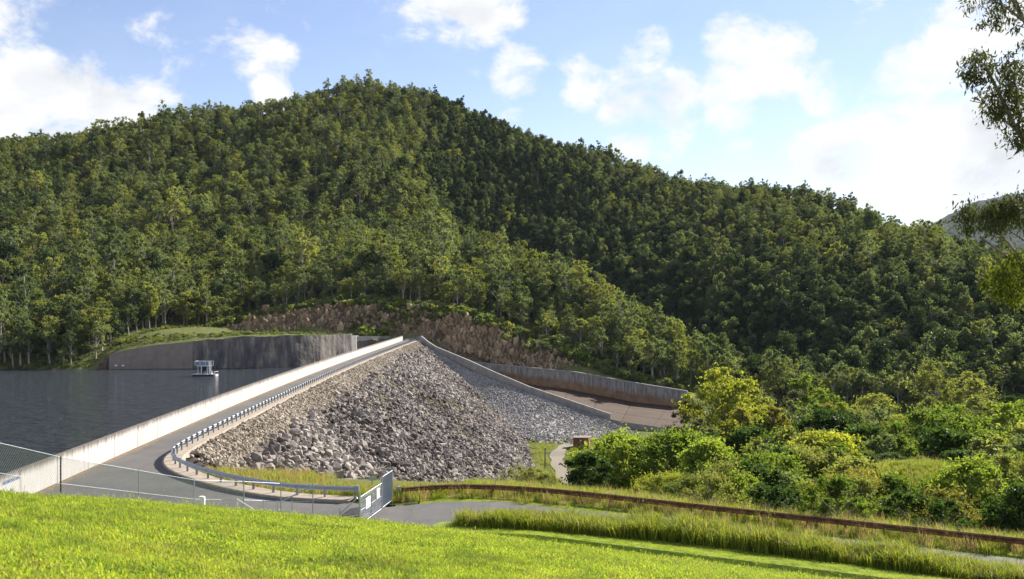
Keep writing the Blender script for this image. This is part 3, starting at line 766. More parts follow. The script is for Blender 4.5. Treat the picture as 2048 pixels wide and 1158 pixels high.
# ------------------------------------------------------------------ guard rails
def rail_profile(): return [(0, .44), (.075, .485), (.075, .53), (.015, .585), (.015, .615), (.075, .67), (.075, .715), (0, .76)]
def w_beam(line, side, name, mat, parent, off, lift=0.0):
    n = normals2(line)*side; pr = rail_profile(); V = []
    full = pr+[(a-.012, z) for a, z in pr[::-1]]; k = len(full)
    for q, w in zip(line, n):
        for a, z in full: V.append((q[0]+w[0]*a, q[1]+w[1]*a, z+lift))
    F = [(i*k+j, i*k+(j+1) % k, (i+1)*k+(j+1) % k, (i+1)*k+j) for i in range(len(line)-1) for j in range(k)]
    F += [tuple(range(k))[::-1], tuple(range((len(line)-1)*k, len(line)*k))]
    return obj(name, mesh_np(name, V, F, mat), parent, off)
def post_mesh(mat, h=.74, w=.15, d=.11):
    m = MB(); z0 = -.25
    m.box((0, 0, (h+z0)/2), (d, .012, h-z0)); m.box((-d/2, 0, (h+z0)/2), (.012, w*.7, h-z0)); m.box((d/2, 0, (h+z0)/2), (.012, w*.7, h-z0))
    m.box((d/2+.05, 0, .6), (.09, w*.55, .30))
    return mesh_np('post', m.V, m.F, mat)
def bull_nose(line, i, side, mat, parent, off, lift=0.):
    # curved end shoe wrapped round the last post
    q = line[i]; q2 = line[i+1] if i == 0 else line[i-1]
    t = np.array(q)-np.array(q2); t /= np.linalg.norm(t); n = np.array((t[1], -t[0]))
    c = normals2(line)[i]*side; V, F = [], []; k = 9
    for j in range(k):
        a = -math.pi/2+math.pi*j/(k-1); p = np.array(q)+t*(.05+.22*math.cos(a))+c*(-.16)+c*(.24*(-math.sin(a)))
        V += [(p[0], p[1], .40+lift), (p[0], p[1], .80+lift)]
    F = [(2*j, 2*j+2, 2*j+3, 2*j+1) for j in range(k-1)]
    F += [tuple(range(1, 2*k, 2)), tuple(range(0, 2*k, 2))[::-1]]
    obj('end_terminal', mesh_np('end_terminal', V, F, mat), parent, off)
def build_rails():
    g = empty('guard_rail', (-28, 84, 0)); off = (28, -84, 0)
    tag(g, 'galvanised guard rail along the dam crest road curving round to the gate', 'guard rail')
    w_beam(RAIL, 1, 'rail_beam', MAT['steel'], g, off, .16)
    pm = post_mesh(MAT['steeldull']); n = normals2(RAIL)
    for i in range(1, len(RAIL)):
        q, w = RAIL[i], n[i]; obj('post', pm, g, (q[0]-w[0]*.11+28, q[1]-w[1]*.11-84, .16), (0, 0, math.atan2(w[1], w[0])))
    bull_nose(RAIL, len(RAIL)-1, 1, MAT['steel'], g, off, .16)
    g = empty('rusty_guard_rail', (-7, 63, 0)); off = (7, -63, 0)
    tag(g, 'rust brown guard rail beside the lower access road among dry grass', 'guard rail')
    RU = RUST; w_beam(RU, 1, 'rail_beam', MAT['rust'], g, off)
    pm = post_mesh(MAT['rust']); n = normals2(RU)
    for i in range(0, len(RU), 1):
        q, w = RU[i], n[i]; obj('post', pm, g, (q[0]-w[0]*.11+7, q[1]-w[1]*.11-63, 0), (0, 0, math.atan2(w[1], w[0])))
    bull_nose(RU, 0, 1, MAT['steeldull'], g, off)
build_rails()

# ------------------------------------------------------------------ spillway
def uv_v(me, V, lo, hi):
    uv = me.uv_layers.new(name='UVMap')
    zz = np.array([hi[i] for i in range(len(V))])
    for l in me.loops: uv.data[l.index].uv = (0.0, float(zz[l.vertex_index]))
def build_spillway():
    s = empty('spillway_chute', (6, 330, -14)); off = (-6, -330, 14)
    tag(s, 'stained concrete spillway chute with brown floor and grey side walls', 'spillway')
    # near side wall
    nb = [1.5, 2.2, 3.2, 3.0, 2.6, 2.2]
    top = resample(np.array([(*q, h) for q, h in zip(SNEAR, nb)]), 7.5); n = normals2(top)
    for i in range(len(top)-1):
        a, b = top[i], top[i+1]; m = MB(); t = (b-a)[:2]/np.linalg.norm((b-a)[:2]); g = t*.02
        m.hexa(*wall_seg(a[:2]+g, b[:2]-g, a[2], b[2], a[2]-a[3]-4, b[2]-b[3]-4, .5, -n[i], -n[i+1]))
        m.hexa(*wall_seg(a[:2]+g+n[i]*.06, b[:2]-g+n[i+1]*.06, a[2]+.22, b[2]+.22, a[2]+.005, b[2]+.005, .62, -n[i], -n[i+1]))
        m.build('near_wall_panel', MAT['grey'], s, loc=off)
    # brown block painted as the shadowed recess low on the near wall's upper end
    p0, p1 = P(866, 700, 371), P(946, 742, 350)
    m = MB(); m.hexa(*wall_seg((p0[0], p0[1]-.8), (p1[0], p1[1]-.8), p0[2]-.3, p1[2]+.6, p0[2]-7, p1[2]-5, .9, (0, 1)))
    m.build('recess_shadow_block', MAT['brownc'], s, loc=off)
    # far side wall
    zb = [-13, -13.5, -16.2, -17.9, -21.0, -22.4]
    top = resample(np.array([(*q, b) for q, b in zip(SFAR, zb)]), 9.0); n = normals2(top)
    for i in range(len(top)-1):
        a, b = top[i], top[i+1]; t = (b-a)[:2]/np.linalg.norm((b-a)[:2]); g = t*.02; m = MB()
        m.hexa(*wall_seg(a[:2]+g, b[:2]-g, a[2], b[2], a[3]-1, b[3]-1, .7, -n[i], -n[i+1]))
        o = m.build('far_wall_panel', MAT['chutewall'], s, loc=off)
        uv = o.data.uv_layers.new(name='UVMap')
        for l in o.data.loops: uv.data[l.index].uv = (0, 1.0 if l.vertex_index > 3 else -.15)
        m = MB(); m.hexa(*wall_seg(a[:2]+g+n[i]*.12, b[:2]-g+n[i+1]*.12, a[2]+.45, b[2]+.45, a[2]+.01, b[2]+.01, .9, -n[i], -n[i+1]))
        m.build('wall_coping', MAT['grey'], s, loc=off)
    # floor slabs
    nearf = [(-24, 372, -8), (-14.2, 352, -11.6), (-7.6, 343, -13.3), (6.0, 331, -17.2), (31.4, 315.4, -22.9), (39, 311, -23.6), (49, 304.8, -24.4), (62, 297, -25.3)]
    farf = [(-16, 392, -10), (-9, 388.5, -13.2), (0, 384, -15), (6.3, 378.4, -16.3), (24.5, 371.4, -18.0), (41.6, 361.4, -21.0), (61.5, 350.4, -22.4), (76, 342, -23.6)]
    NF, FF = resample(np.array(nearf), 10.5), np.array(farf)
    t = np.linspace(0, 1, len(NF)); FF = np.stack([np.interp(t, np.linspace(0, 1, len(FF)), FF[:, k]) for k in range(3)], 1)
    slabm = []
    for i in range(len(NF)-1):
        for j in range(3):
            def q(ii, a, g):
                r = NF[ii]*(1-a)+FF[ii]*a; d = (NF[i+1]-NF[i]); d = d/np.linalg.norm(d); return r+d*g
            a0, a1 = j/3+.003, (j+1)/3-.003; g = .09
            c4 = [q(i, a0, g), q(i+1, a0, -g), q(i+1, a1, -g), q(i, a1, g)]; m = MB()
            m.hexa([(p[0], p[1], p[2]-1.0) for p in c4], [tuple(p) for p in c4]); m.build('floor_slab', MAT['chutefloor'], s, loc=off)
    V = [tuple(p-np.array((0, 0, .5))) for p in NF]+[tuple(p-np.array((0, 0, .5))) for p in FF]; k = len(NF)
    obj('floor_bedding', mesh_np('floor_bedding', V, [(i, i+1, k+i+1, k+i) for i in range(k-1)], MAT['gravel']), s, off)
    # lip on the near edge below the wall end
    V = []
    for p in NF[-5:]: V += [(p[0]-.2, p[1]-.3, p[2]+.05), (p[0]-.2, p[1]-.3, p[2]-2.2)]
    obj('chute_lip', mesh_np('chute_lip', V, [(2*i, 2*i+1, 2*i+3, 2*i+2) for i in range(4)], MAT['grey']), s, off)
    # crest structure at the far end of the dam road
    e = empty('spillway_abutment', (-40, 392, 0)); off2 = (40, -392, 0)
    tag(e, 'grey concrete abutment block and wing walls at the far end of the dam', 'abutment')
    def block(name, u0, u1, vt, vb, Y, depth, mat=MAT['grey'], Y1=None, vt1=None, vb1=None):
        Y1 = Y1 or Y; a, b = P(u0, vt, Y), P(u1, vt1 or vt, Y1); a2, b2 = P(u0, vb, Y), P(u1, vb1 or vb, Y1)
        m = MB(); m.hexa(*wall_seg(a[:2], b[:2], a[2], b[2], a2[2], b2[2], depth, (0, 1))); return m.build(name, mat, e, loc=off2)
    block('rear_wall', 784, 831.5, 665.5, 690, 404, .8)
    block('rear_wall_coping', 783, 832.5, 664.0, 665.3, 403.7, 1.3, MAT['bright'])
    block('left_parapet', 712, 780, 672.5, 681, 384, .5, MAT['grey'], 398, 672.5, 680)
    block('left_base_wall', 714, 780, 681.6, 702, 385, 1.4, MAT['brownc'], 399, 680.6, 700)
    block('left_end_pier', 700, 712.5, 672, 705, 379, 6, MAT['grey'], 383)
    block('right_parapet', 832, 843, 673, 690, 396, .6, MAT['grey'], 385)
    block('road_end_barrier', 807, 829, 677, 679, 394, .2, MAT['steeldull'])
    block('road_end_barrier_rail', 807, 829, 680.2, 681.2, 394, .2, MAT['steeldull'])
    block('white_barrier', 810.5, 818, 679, 681.6, 391, .5, MAT['white'])
    block('road_end_slab', 800, 838, 683.5, 690, 387, 16, MAT['grey'])
    # approach wall beside the reservoir
    w = empty('approach_wall', (APPR[0][0], APPR[0][1], -8)); off3 = (-APPR[0][0], -APPR[0][1], 8)
    tag(w, 'dark retaining wall of smooth concrete and sprayed rock rising from the reservoir', 'retaining wall')
    A = np.array(APPR)
    sm = A[:4]; n = normals2(sm)
    for i in range(3):
        a, b = sm[i], sm[i+1]; m = MB(); g = .03
        m.hexa(*wall_seg((a[0]+g, a[1]), (b[0]-g, b[1]), a[2], b[2], -12, -12, 4.5, (0, 1))); m.build('concrete_panel', MAT['brownc'], w, loc=off3)
    for i in range(2):
        a = P(232+i*14, 731, 336.6); MB().box((0, 0, 0), (.9, .12, .5)).build('white_marker', MAT['white'], w, loc=(a[0]+off3[0], a[1]+off3[1], a[2]+off3[2]))
    rk = resample(A[3:], .8); n = -normals2(rk); rows = 16; V = []
    for j in range(rows):
        f = j/(rows-1)
        for i, p in enumerate(rk):
            x, y = p[0], p[1]; z = p[2]*(1-f)+(-11)*f
            d = 1.3*fbm(np.array(x*.10), np.array(z*.02), 3, 31)+.8*fbm(np.array(x*.35), np.array(z*.2), 3, 33)
            amt = np.clip((x-A[3][0])/6, 0, 1)
            nn = n[i]; lean = (1-f)*1.2
            V.append((x+nn[0]*0, y-float(d)*amt*1.0+lean*amt, z+(.35*float(fbm(np.array(x*.4), np.array(0.), 3, 5)) if j == 0 else 0)))
    m_ = len(rk); F = [(j*m_+i, (j+1)*m_+i, (j+1)*m_+i+1, j*m_+i+1) for j in range(rows-1) for i in range(m_-1)]
    base = len(V)
    for i, p in enumerate(rk): V.append((p[0], p[1]+5.5, p[2]-.1))
    F += [(i, i+1, base+i+1, base+i) for i in range(m_-1)]
    obj('sprayed_rock_face', mesh_np('sprayed_rock_face', V, F, MAT['sprayed']), w, off3)
build_spillway()

# ------------------------------------------------------------------ pontoon
def build_pontoon():
    x, y, _ = P(411, 752, 302); y = 302.0
    g = empty('pump_pontoon', (x, y, -8.0), R(-6)); tag(g, 'grey floating pump pontoon with railed upper deck moored on the reservoir', 'pontoon')
    m = MB(); m.box((-.3, 0, .18), (6.4, 3.0, .62)); m.build('float', MAT['dark'], g)
    MB().box((0, 0, .56), (7.2, 3.3, .13)).build('deck', MAT['steel'], g)
    m = MB(); m.box((3.35, -.2, .25), (.7, 2.0, .5)); m.build('bow_float', MAT['cream'], g)
    for px, py in ((-1.9, -1.1), (-.75, -1.1), (1.0, -1.1), (-1.9, 1.1), (1.0, 1.1)):
        MB().box((px, py, 1.8), (.16, .16, 2.4)).build('cabin_post', MAT['white'] if px > -1.5 and px < 0 else MAT['steel'], g)
    MB().box((-.45, .9, 1.75), (2.6, .5, 2.2)).build('cabin_back_panel', MAT['dark'], g)
    m = MB(); m.tube([(-.2, -.2, .62), (-.2, -.2, 1.3)], .42, 10); m.tube([(-.2, -.2, 1.3), (.6, -.2, 1.45)], .2, 8); m.build('pump', MAT['bluegrey'], g)
    MB().box((-.3, 0, 3.08), (3.9, 2.9, .16)).build('cabin_roof', MAT['steel'], g); ro_ = g.children[-1] if False else [o for o in C.objects if o.name.startswith('cabin_roof')][-1]
    MB().box((-.75, -1.2, 3.68), (4.1, .06, .95)).build('deck_screen', MAT['bluegrey'], ro_)
    MB().box((-.75, 1.2, 3.68), (4.1, .06, .95)).build('deck_screen', MAT['bluegrey'], ro_)
    m = MB()
    for yy in (-1.25, 1.25):
        m.tube([(-2.8, yy, 4.5), (1.9, yy, 4.5)], .05, 5)
        for xx in (-2.8, -1.2, .5, 1.9): m.tube([(xx, yy, 3.1), (xx, yy, 4.5)], .05, 5)
    m.tube([(-2.8, -1.25, 4.5), (-2.8, 1.25, 4.5)], .05, 5); m.build('deck_railing', MAT['white'], ro_)
    m = MB()
    for xx in (1.65, 2.25): m.tube([(xx, -1.3, .6), (xx, -1.3, 4.6)], .09, 5)
    for k in range(13): m.tube([(1.65, -1.3, .9+.28*k), (2.25, -1.3, .9+.28*k)], .035, 4)
    m.build('ladder', MAT['white'], g)
    MB().box((2.0, -.9, 1.1), (.8, .7, .9)).build('control_box', MAT['steel'], g)
    m = MB()
    for xx in (2.9, 3.5): m.tube([(xx, -1.5, .6), (xx, -1.5, 1.35)], .05, 5)
    m.tube([(2.4, -1.5, 1.35), (3.5, -1.5, 1.35), (3.5, 1.4, 1.35)], .05, 5); m.build('bow_railing', MAT['white'], g)
build_pontoon()

# ------------------------------------------------------------------ valley shed, poles
def build_shed():
    x, y, _ = PZ(1163, 896, -25.4); z = ground_valley(x, y)
    g = empty('valley_shed', (x, y, z), R(-14)); tag(g, 'small brown timber shed at the end of the gravel track', 'shed')
    m = MB(); m.box((-.7, 1.2, 1.35), (3.0, 3.4, 2.7)); sw_ = m.build('wall', MAT['brown'], g)
    for k in range(7): MB().box((-2.0+.42*k, -.53, 1.35), (.38, .05, 2.5)).build('cladding_board', MAT['brown'], sw_)
    m = MB(); m.box((1.45, -.2, 1.45), (1.5, 2.4, 2.9)); sb_ = m.build('front_bay', MAT['orange'], g)
    for k in range(4): MB().box((.9+.37*k, -1.43, 1.45), (.33, .05, 2.7)).build('bay_board', MAT['orange'], sb_)
    b = [(-2.5, -.9, 2.72), (2.4, -1.6, 2.92), (2.4, 3.1, 2.92), (-2.5, 3.1, 2.72)]
    MB().hexa(b, [(p[0], p[1], p[2]+.14) for p in b]).build('roof', MAT['roof'], g)
    MB().box((-.1, -.6, 2.1), (.5, .04, .45)).build('notice', MAT['white'], sw_)
    MB().box((-.35, -.6, 1.55), (.25, .04, .3)).build('notice', MAT['cream'], sw_)
    def pole(u, v, Y, h, label, lamp=False):
        x, _, z0 = P(u, v, Y); z = ground_valley(x, Y)
        g = empty('timber_pole' if not lamp else 'lamp_post', (x, Y, z)); tag(g, label, 'pole')
        m = MB(); m.tube([(0, 0, -.3), (.03, 0, h*.5), (.02, 0, h)], [.16, .14, .12], 8); m.build('shaft', MAT['wood'] if not lamp else MAT['sign'], g)
        m = MB()
        if lamp: m.box((-.35, 0, h), (.9, .25, .18)); m.build('lamp_head', MAT['cream'], g)
        else: m.box((0, 0, h+.03), (.34, .34, .06)); m.build('cap', MAT['steeldull'], g)
    pole(1090, 935, 234, 5.2, 'dark timber pole standing beside the gravel track')
    pole(1554, 905, 165, 7.5, 'pale lamp post among the green trees', True)
build_shed()

# ------------------------------------------------------------------ fence and gate
def chain_mesh(name, a, b, za0, za1, zb0, zb1, mat, parent, off, pitch=.13, r=.0048):
    """woven diamonds between two posts: two families of diagonal wires"""
    a, b = np.array(a), np.array(b); L = np.linalg.norm(b-a); H = za1-za0; V, F = [], []
    def pt(s, t):
        q = a+(b-a)*s; z0 = za0+(zb0-za0)*s; z1 = za1+(zb1-za1)*s; return Vector((q[0], q[1], z0+(z1-z0)*t))
    m = MB(); k = -H
    nrm = Vector(((b-a)[1], -(b-a)[0], 0)).normalized()
    while k < L:
        for sg in (1, -1):
            s0, s1 = k, k+H; t0, t1 = (0., 1.) if sg == 1 else (1., 0.)
            c0, c1 = max(s0, 0), min(s1, L)
            if c1-c0 > .02:
                f = lambda s: t0+(t1-t0)*(s-s0)/(s1-s0)
                p, q = pt(c0/L, f(c0)), pt(c1/L, f(c1))
                d = (q-p).normalized(); e = d.cross(nrm).normalized()*r; nn = nrm*r
                m.add([p+e, p-e*.5+nn, p-e*.5-nn, q+e, q-e*.5+nn, q-e*.5-nn], [(0, 1, 4, 3), (1, 2, 5, 4), (2, 0, 3, 5)])
        k += pitch
    return obj(name, mesh_np(name, m.V, m.F, mat), parent, off)
def build_fence():
    posts = [(-17.3, 23.0), (-17.1, 30.3), (-17.0, 37.5), (-16.86, 45.0), (-16.6, 52.0), (-14.6, 54.2), (-13.0, 56.0), (-11.4, 57.0)]
    tops = [None, None, P(123, 914, 37.5)[2], P(278, 941, 45)[2], P(388, 960, 52)[2], P(487, 963, 54.2)[2], P(562, 967, 56)[2], P(626, 969, 57)[2]]
    g = empty('chain_link_fence', (-17, 45, 3)); off = (17, -45, -3)
    tag(g, 'wire chain link fence with thin steel posts along the lawn edge', 'fence')
    zs = []
    for i, (p, t) in enumerate(zip(posts, tops)):
        zg = float(np.maximum(lawnz(np.array(p[0]), np.array(p[1])), .02)); zt = t if t else zg+1.85; zs.append((zg, zt))
        m = MB(); m.tube([(p[0], p[1], zg-.3), (p[0], p[1], zt+.05)], .03, 8); m.build('post', MAT['dark'] if i == 2 else MAT['steeldull'], g, loc=off)
    for i in range(len(posts)-1):
        a, b = posts[i], posts[i+1]; (za, ta), (zb, tb) = zs[i], zs[i+1]
        m = MB(); m.tube([(*a, ta), (*b, tb)], .011, 5); m.build('top_wire', MAT['steel'], g, loc=off)
        m = MB(); m.tube([(*a, ta-1.0), (*b, tb-1.0)], .009, 5); m.build('middle_wire', MAT['steel'], g, loc=off)
        if i < 5: chain_mesh('chain_link_mesh', a, b, za+.02, ta, zb+.02, tb, MAT['steel'], g, off)
    # diagonal brace by the end post
    m = MB(); m.tube([P(563, 1003, 56.4), P(626, 972, 57)], .035, 7); m.build('brace', MAT['steel'], g, loc=off)
    # ---- gate
    def GP(s, z): return (-8.45+.62*s, 55.3+4.55*s, z)
    g = empty('mesh_gate', (-8.45, 55.3, 0.02)); off = (8.45, -55.3, -.02)
    tag(g, 'closed galvanised mesh gate with white notices across the access road', 'gate')
    H = 1.6
    for s, h in ((0, 1.85), (1.0, 1.95)):
        m = MB(); m.tube([GP(s, -.2), GP(s, h)], .05, 9); m.build('gate_post', MAT['steel'], g, loc=off)
    for s0, s1 in ((.02, .49), (.51, .98)):
        m = MB(); fr_ = None; m.tube([GP(s0, .08), GP(s0, H), GP(s1, H), GP(s1, .08), GP(s0, .08)], .025, 6); m.tube([GP(s0, .84), GP(s1, .84)], .02, 6)
        fr_ = m.build('leaf_frame', MAT['steel'], g, loc=off)
        m = MB(); k = 0
        for k in range(1, 22):
            s = s0+(s1-s0)*k/22; m.tube([GP(s, .09), GP(s, H-.01)], .007, 4, False)
        for k in range(1, 10): m.tube([GP(s0, .08+k*.155), GP(s1, .08+k*.155)], .004, 4, False)
        m.build('leaf_mesh', MAT['steel'], fr_)
    for s, w, z, h in ((.33, .2, 1.02, .62), (.79, .13, 1.15, .6)):
        c = GP(s, z); m = MB(); m.hexa([(GP(s-w/2, z-h/2)[0]+.03, GP(s-w/2, 0)[1], z-h/2), (GP(s+w/2, 0)[0]+.03, GP(s+w/2, 0)[1], z-h/2), (GP(s+w/2, 0)[0]+.045, GP(s+w/2, 0)[1], z-h/2), (GP(s-w/2, 0)[0]+.045, GP(s-w/2, 0)[1], z-h/2)],
                                       [(GP(s-w/2, 0)[0]+.03, GP(s-w/2, 0)[1], z+h/2), (GP(s+w/2, 0)[0]+.03, GP(s+w/2, 0)[1], z+h/2), (GP(s+w/2, 0)[0]+.045, GP(s+w/2, 0)[1], z+h/2), (GP(s-w/2, 0)[0]+.045, GP(s-w/2, 0)[1], z+h/2)])
        m.build('notice_board', MAT['white'], g, loc=off)
    m = MB(); m.tube([GP(.5, .02), GP(.5, H)], .018, 6); m.build('drop_bolt', MAT['steeldull'], g, loc=off)
    m = MB(); m.box((-7.75, 56.2, .045), (.6, .5, .05), .4); m.build('ground_stop', MAT['kerb'], g, loc=off)
    # fixed panel beyond the gate and the short wing on the lawn side
    g = empty('fence_panel', (-7.8, 59.9, 0)); off = (7.8, -59.9, 0); tag(g, 'tall narrow galvanised mesh panel joining the gate to the grass bank', 'fence')
    for q in ((-7.82, 59.95), (-7.5, 62.4)): m = MB(); m.tube([(*q, -.3), (*q, 1.98)], .035, 7); m.build('post', MAT['steel'], g, loc=off)
    m = MB(); m.tube([(-7.82, 59.95, 1.95), (-7.5, 62.4, 1.95)], .025, 6); m.tube([(-7.82, 59.95, .1), (-7.5, 62.4, .1)], .025, 6); m.build('rail', MAT['steel'], g, loc=off)
    chain_mesh('chain_link_mesh', (-7.82, 59.95), (-7.5, 62.4), .1, 1.95, .1, 1.95, MAT['steel'], g, off, .06, .006)
    g = empty('gate_wing', (-10, 55.6, 0)); off = (10, -55.6, 0); tag(g, 'short braced steel wing beside the near gate post', 'fence')
    a, b = P(680, 1016, 55.6), (-8.6, 55.35, 1.55)
    m = MB(); m.tube([(a[0], a[1], -.2), (a[0], a[1], a[2])], .03, 7); m.build('post', MAT['steeldull'], g, loc=off)
    m = MB(); m.tube([(a[0], a[1], P(680, 1027, 55.6)[2]), b], .03, 7); m.build('brace', MAT['steel'], g, loc=off)
    # white stair handrail, low steel frame, metering box
    g = empty('stair_handrail', (*P(476, 1035, 53.2)[:2], .3)); o3 = tuple(-q for q in g.location)
    tag(g, 'white tubular stair handrail poking above the lawn edge', 'handrail')
    def up(us, v0, v1, Y): return P(us, v0, Y), P(us, v1, Y)
    a, b, c = P(475, 997, 53.2), P(512, 1021, 53.4), P(475, 1045, 53.2)
    m = MB(); m.tube([P(475, 1040, 53.2), P(475, 1001, 53.2), P(473.5, 999.5, 53.2), P(473, 1003, 53.2), P(474, 1007, 53.2)], .028, 7); m.build('newel', MAT['white'], g, loc=o3)
    m = MB(); m.tube([P(474, 998, 53.2), P(509, 1020, 53.4), P(512.5, 1025, 53.4), P(510, 1029, 53.4)], .026, 7); m.build('top_rail', MAT['white'], g, loc=o3)
    m = MB(); m.tube([P(475, 1015, 53.2), P(509, 1038, 53.4)], .022, 7); m.build('middle_rail', MAT['white'], g, loc=o3)
    m = MB(); m.tube([P(509, 1020, 53.4), P(509, 1048, 53.4)], .024, 7); m.build('baluster', MAT['white'], g, loc=o3)
    g = empty('low_steel_frame', (*P(555, 1040, 54.4)[:2], .1)); o3 = tuple(-q for q in g.location)
    tag(g, 'low grey frame of three posts and two thin rails', 'railing')
    for u in (526, 555, 584): m = MB(); m.tube([P(u, 1050, 54.4), P(u, 1001, 54.4)], .028, 7); m.build('post', MAT['steel'], g, loc=o3)
    for v in (1002.5, 1021.5): m = MB(); m.tube([P(526, v, 54.4), P(584, v+1.5, 54.4)], .016, 6); m.build('rail', MAT['steel'], g, loc=o3)
    x, y, z = P(405.5, 1030, 51); g = empty('meter_box', (x, y, z)); tag(g, 'small white meter box on a short post at the lawn edge', 'meter box')
    m = MB(); m.tube([(0, 0, -.4), (0, 0, .5)], .04, 8); m.build('post', MAT['cream'], g)
    m = MB(); m.box((.02, 0, .72), (.17, .16, .42)); m.box((-.06, -.02, .94), (.2, .2, .05)); m.build('housing', MAT['white'], g)
    m = MB(); m.box((-.11, -.05, .52), (.09, .1, .1)); m.build('bracket', MAT['steeldull'], g)
    # two small notices on stakes by the grass
    for (u, v, w, h, Y, nm) in ((744, 957, 14, 8, 66, 'faded pale green notice on a stake left of the mesh gate'), (780, 948, 9, 8, 66.5, 'small grey notice on a stake behind the gate panel')):
        x, y, z = P(u, v, Y); g = empty('stake_sign', (x, y, ground_valley(x, y))); tag(g, nm, 'sign')
        zz = z-g.location.z; k = Y/FPX
        MB().box((0, 0, zz), (w*k, .02, h*k)).build('sign_panel', MAT['sign'], g)
        m = MB(); m.tube([(0, .04, -.2), (0, .04, zz+.05)], .025, 6); m.build('stake', MAT['wood'], g)
    # rusty star pickets in the grass under the guard rail
    for i, (u, v) in enumerate(((440, 925), (515, 938), (594, 957), (836, 962))):
        pass
build_fence()

# ------------------------------------------------------------------ trees
def leaves(rng, centers, radii, per, size, flat=.7, upbias=.35, asp=.55, droop=0.0, shell=.55, loose=False):
    """rhombic leaf sprays spread through ellipsoidal clumps; returns V, F (quads)"""
    centers = np.asarray(centers, float); radii = np.asarray(radii, float)
    k = np.repeat(np.arange(len(centers)), per); n = len(k)
    d = rng.normal(size=(n, 3)); d[:, 2] += upbias*np.abs(rng.normal(size=n)); d /= np.linalg.norm(d, axis=1)[:, None]
    r = shell+(1-shell)*rng.random(n)**.6; r = np.where(rng.random(n) < .25, rng.random(n), r)
    if loose: r = np.abs(rng.normal(0, .62, n))
    p = centers[k]+d*(radii[k]*r)[:, None]*np.array((1, 1, flat))
    nrm = d*(.5 if loose else 1.0)+rng.normal(size=(n, 3))*(.8 if loose else .55); nrm[:, 2] += .35; nrm /= np.linalg.norm(nrm, axis=1)[:, None]
    t = rng.normal(size=(n, 3)); t[:, 2] -= droop; t -= nrm*(t*nrm).sum(1)[:, None]; t /= np.linalg.norm(t, axis=1)[:, None]
    b = np.cross(nrm, t); s = size*np.exp(rng.normal(0, .3, n))[:, None]
    bend = nrm*s*.18
    V = np.stack([p-t*s*.5-bend, p+b*s*asp*.5, p+t*s*.5-bend, p-b*s*asp*.5], 1).reshape(-1, 3)
    F = np.arange(n*4).reshape(n, 4)
    return V, F
def limb(rng, a, b, r0, r1, segs=4, sag=.12, n=5):
    a, b = np.asarray(a, float), np.asarray(b, float); L = np.linalg.norm(b-a)
    pts, rad = [], []
    w = rng.normal(size=3)*L*sag
    for i in range(segs+1):
        t = i/segs; q = a+(b-a)*t; q = q+w*math.sin(math.pi*t)+np.array((0, 0, .10*L*math.sin(math.pi*t)))
        pts.append(q); rad.append(r0+(r1-r0)*t)
    return tube(pts, rad, n, False)
def make_tree(seed, H, W, nc, per, leaf, lmat, bmat, cbase=.35, shape='dome', clump=.30, r0=None, flat=.7, droop=0., asp=.55, lean=.04, twigs=1, upb=.35, wild=.15, loose=False):
    """returns (trunk mesh, crown mesh)"""
    rng = np.random.default_rng(seed); r0 = r0 or H*.016+.05
    th = H*(.88 if shape in ('cone', 'spire') else .72)
    ln = rng.normal(size=2)*H*lean
    path = [np.array((ln[0]*(t**1.5)+.012*H*math.sin(5*t+seed), ln[1]*(t**1.5)+.012*H*math.cos(4*t+seed*2), th*t)) for t in np.linspace(0, 1, 7)]
    m = MB(); path[0][2] = -.5
    m.tube(path, [r0*(1.25-.95*t) for t in np.linspace(0, 1, 7)], 7)
    cen, rad = [], []
    for i in range(nc):
        for _ in range(30):
            f = rng.random()
            z = cbase*H+(1-cbase)*H*f*.93
            if shape == 'dome': w = math.sqrt(max(0, 1-(max(0, f-.25)/.78)**2))*(.72+.28*min(1, f/.3))
            elif shape == 'cone': w = (1-f)**.8*.95+.05
            elif shape == 'spire': w = .35+.65*math.sin(math.pi*min(1, .15+f*.85))
            elif shape == 'flat': w = .25+.75*f**.6 if f < .8 else 1
            else: w = math.sin(math.pi*(.12+.83*f))**.7
            a = rng.random()*6.283; rr = math.sqrt(rng.random())
            if rr > .35 or f > .75 or shape in ('cone',): break
        wr = W*.5*w*rr*(1+wild*rng.normal())
        cen.append((math.cos(a)*wr+ln[0]*f, math.sin(a)*wr+ln[1]*f, z+rng.normal()*H*.02)); rad.append(W*.5*clump*((.65+.7*rng.random()) if not loose else .45+1.0*rng.random())*(1.0 if shape != 'cone' else .55+.6*(1-f)))
    for c_, r_ in zip(cen, rad):
        zt = max(.12*H, c_[2]-np.hypot(c_[0], c_[1])*.75-.06*H); t = min(.97, zt/th)
        j = t*6; i0 = min(5, int(j)); base = path[i0]*(1-(j-i0))+path[i0+1]*(j-i0)
        V, F = limb(rng, base, c_, max(.03, r0*(.5-.25*t)), max(.015, r0*.10), 4, .07, 4); m.add(V, F)
        for _ in range(twigs):
            e = np.array(c_)+rng.normal(size=3)*r_*.6; V, F = limb(rng, np.array(c_)*.75+base*.25, e, max(.02, r0*.14), .012, 2, .06, 3); m.add(V, F)
    V, F = leaves(rng, cen, rad, per, leaf, flat, upb, asp, droop, loose=loose)
    return mesh_np('trunk', m.V, m.F, bmat, smooth=True), mesh_np('crown', V, F, lmat)
def join_meshes(name, ms):
    V, F, fm, mats_ = [], [], [], []
    for me in ms:
        b = len(V); V += [tuple(v.co) for v in me.vertices]; F += [tuple(i+b for i in p.vertices) for p in me.polygons]
        fm += [len(mats_)]*len(me.polygons); mats_ += list(me.materials)
    return mesh_np(name, V, F, mats_, fm)

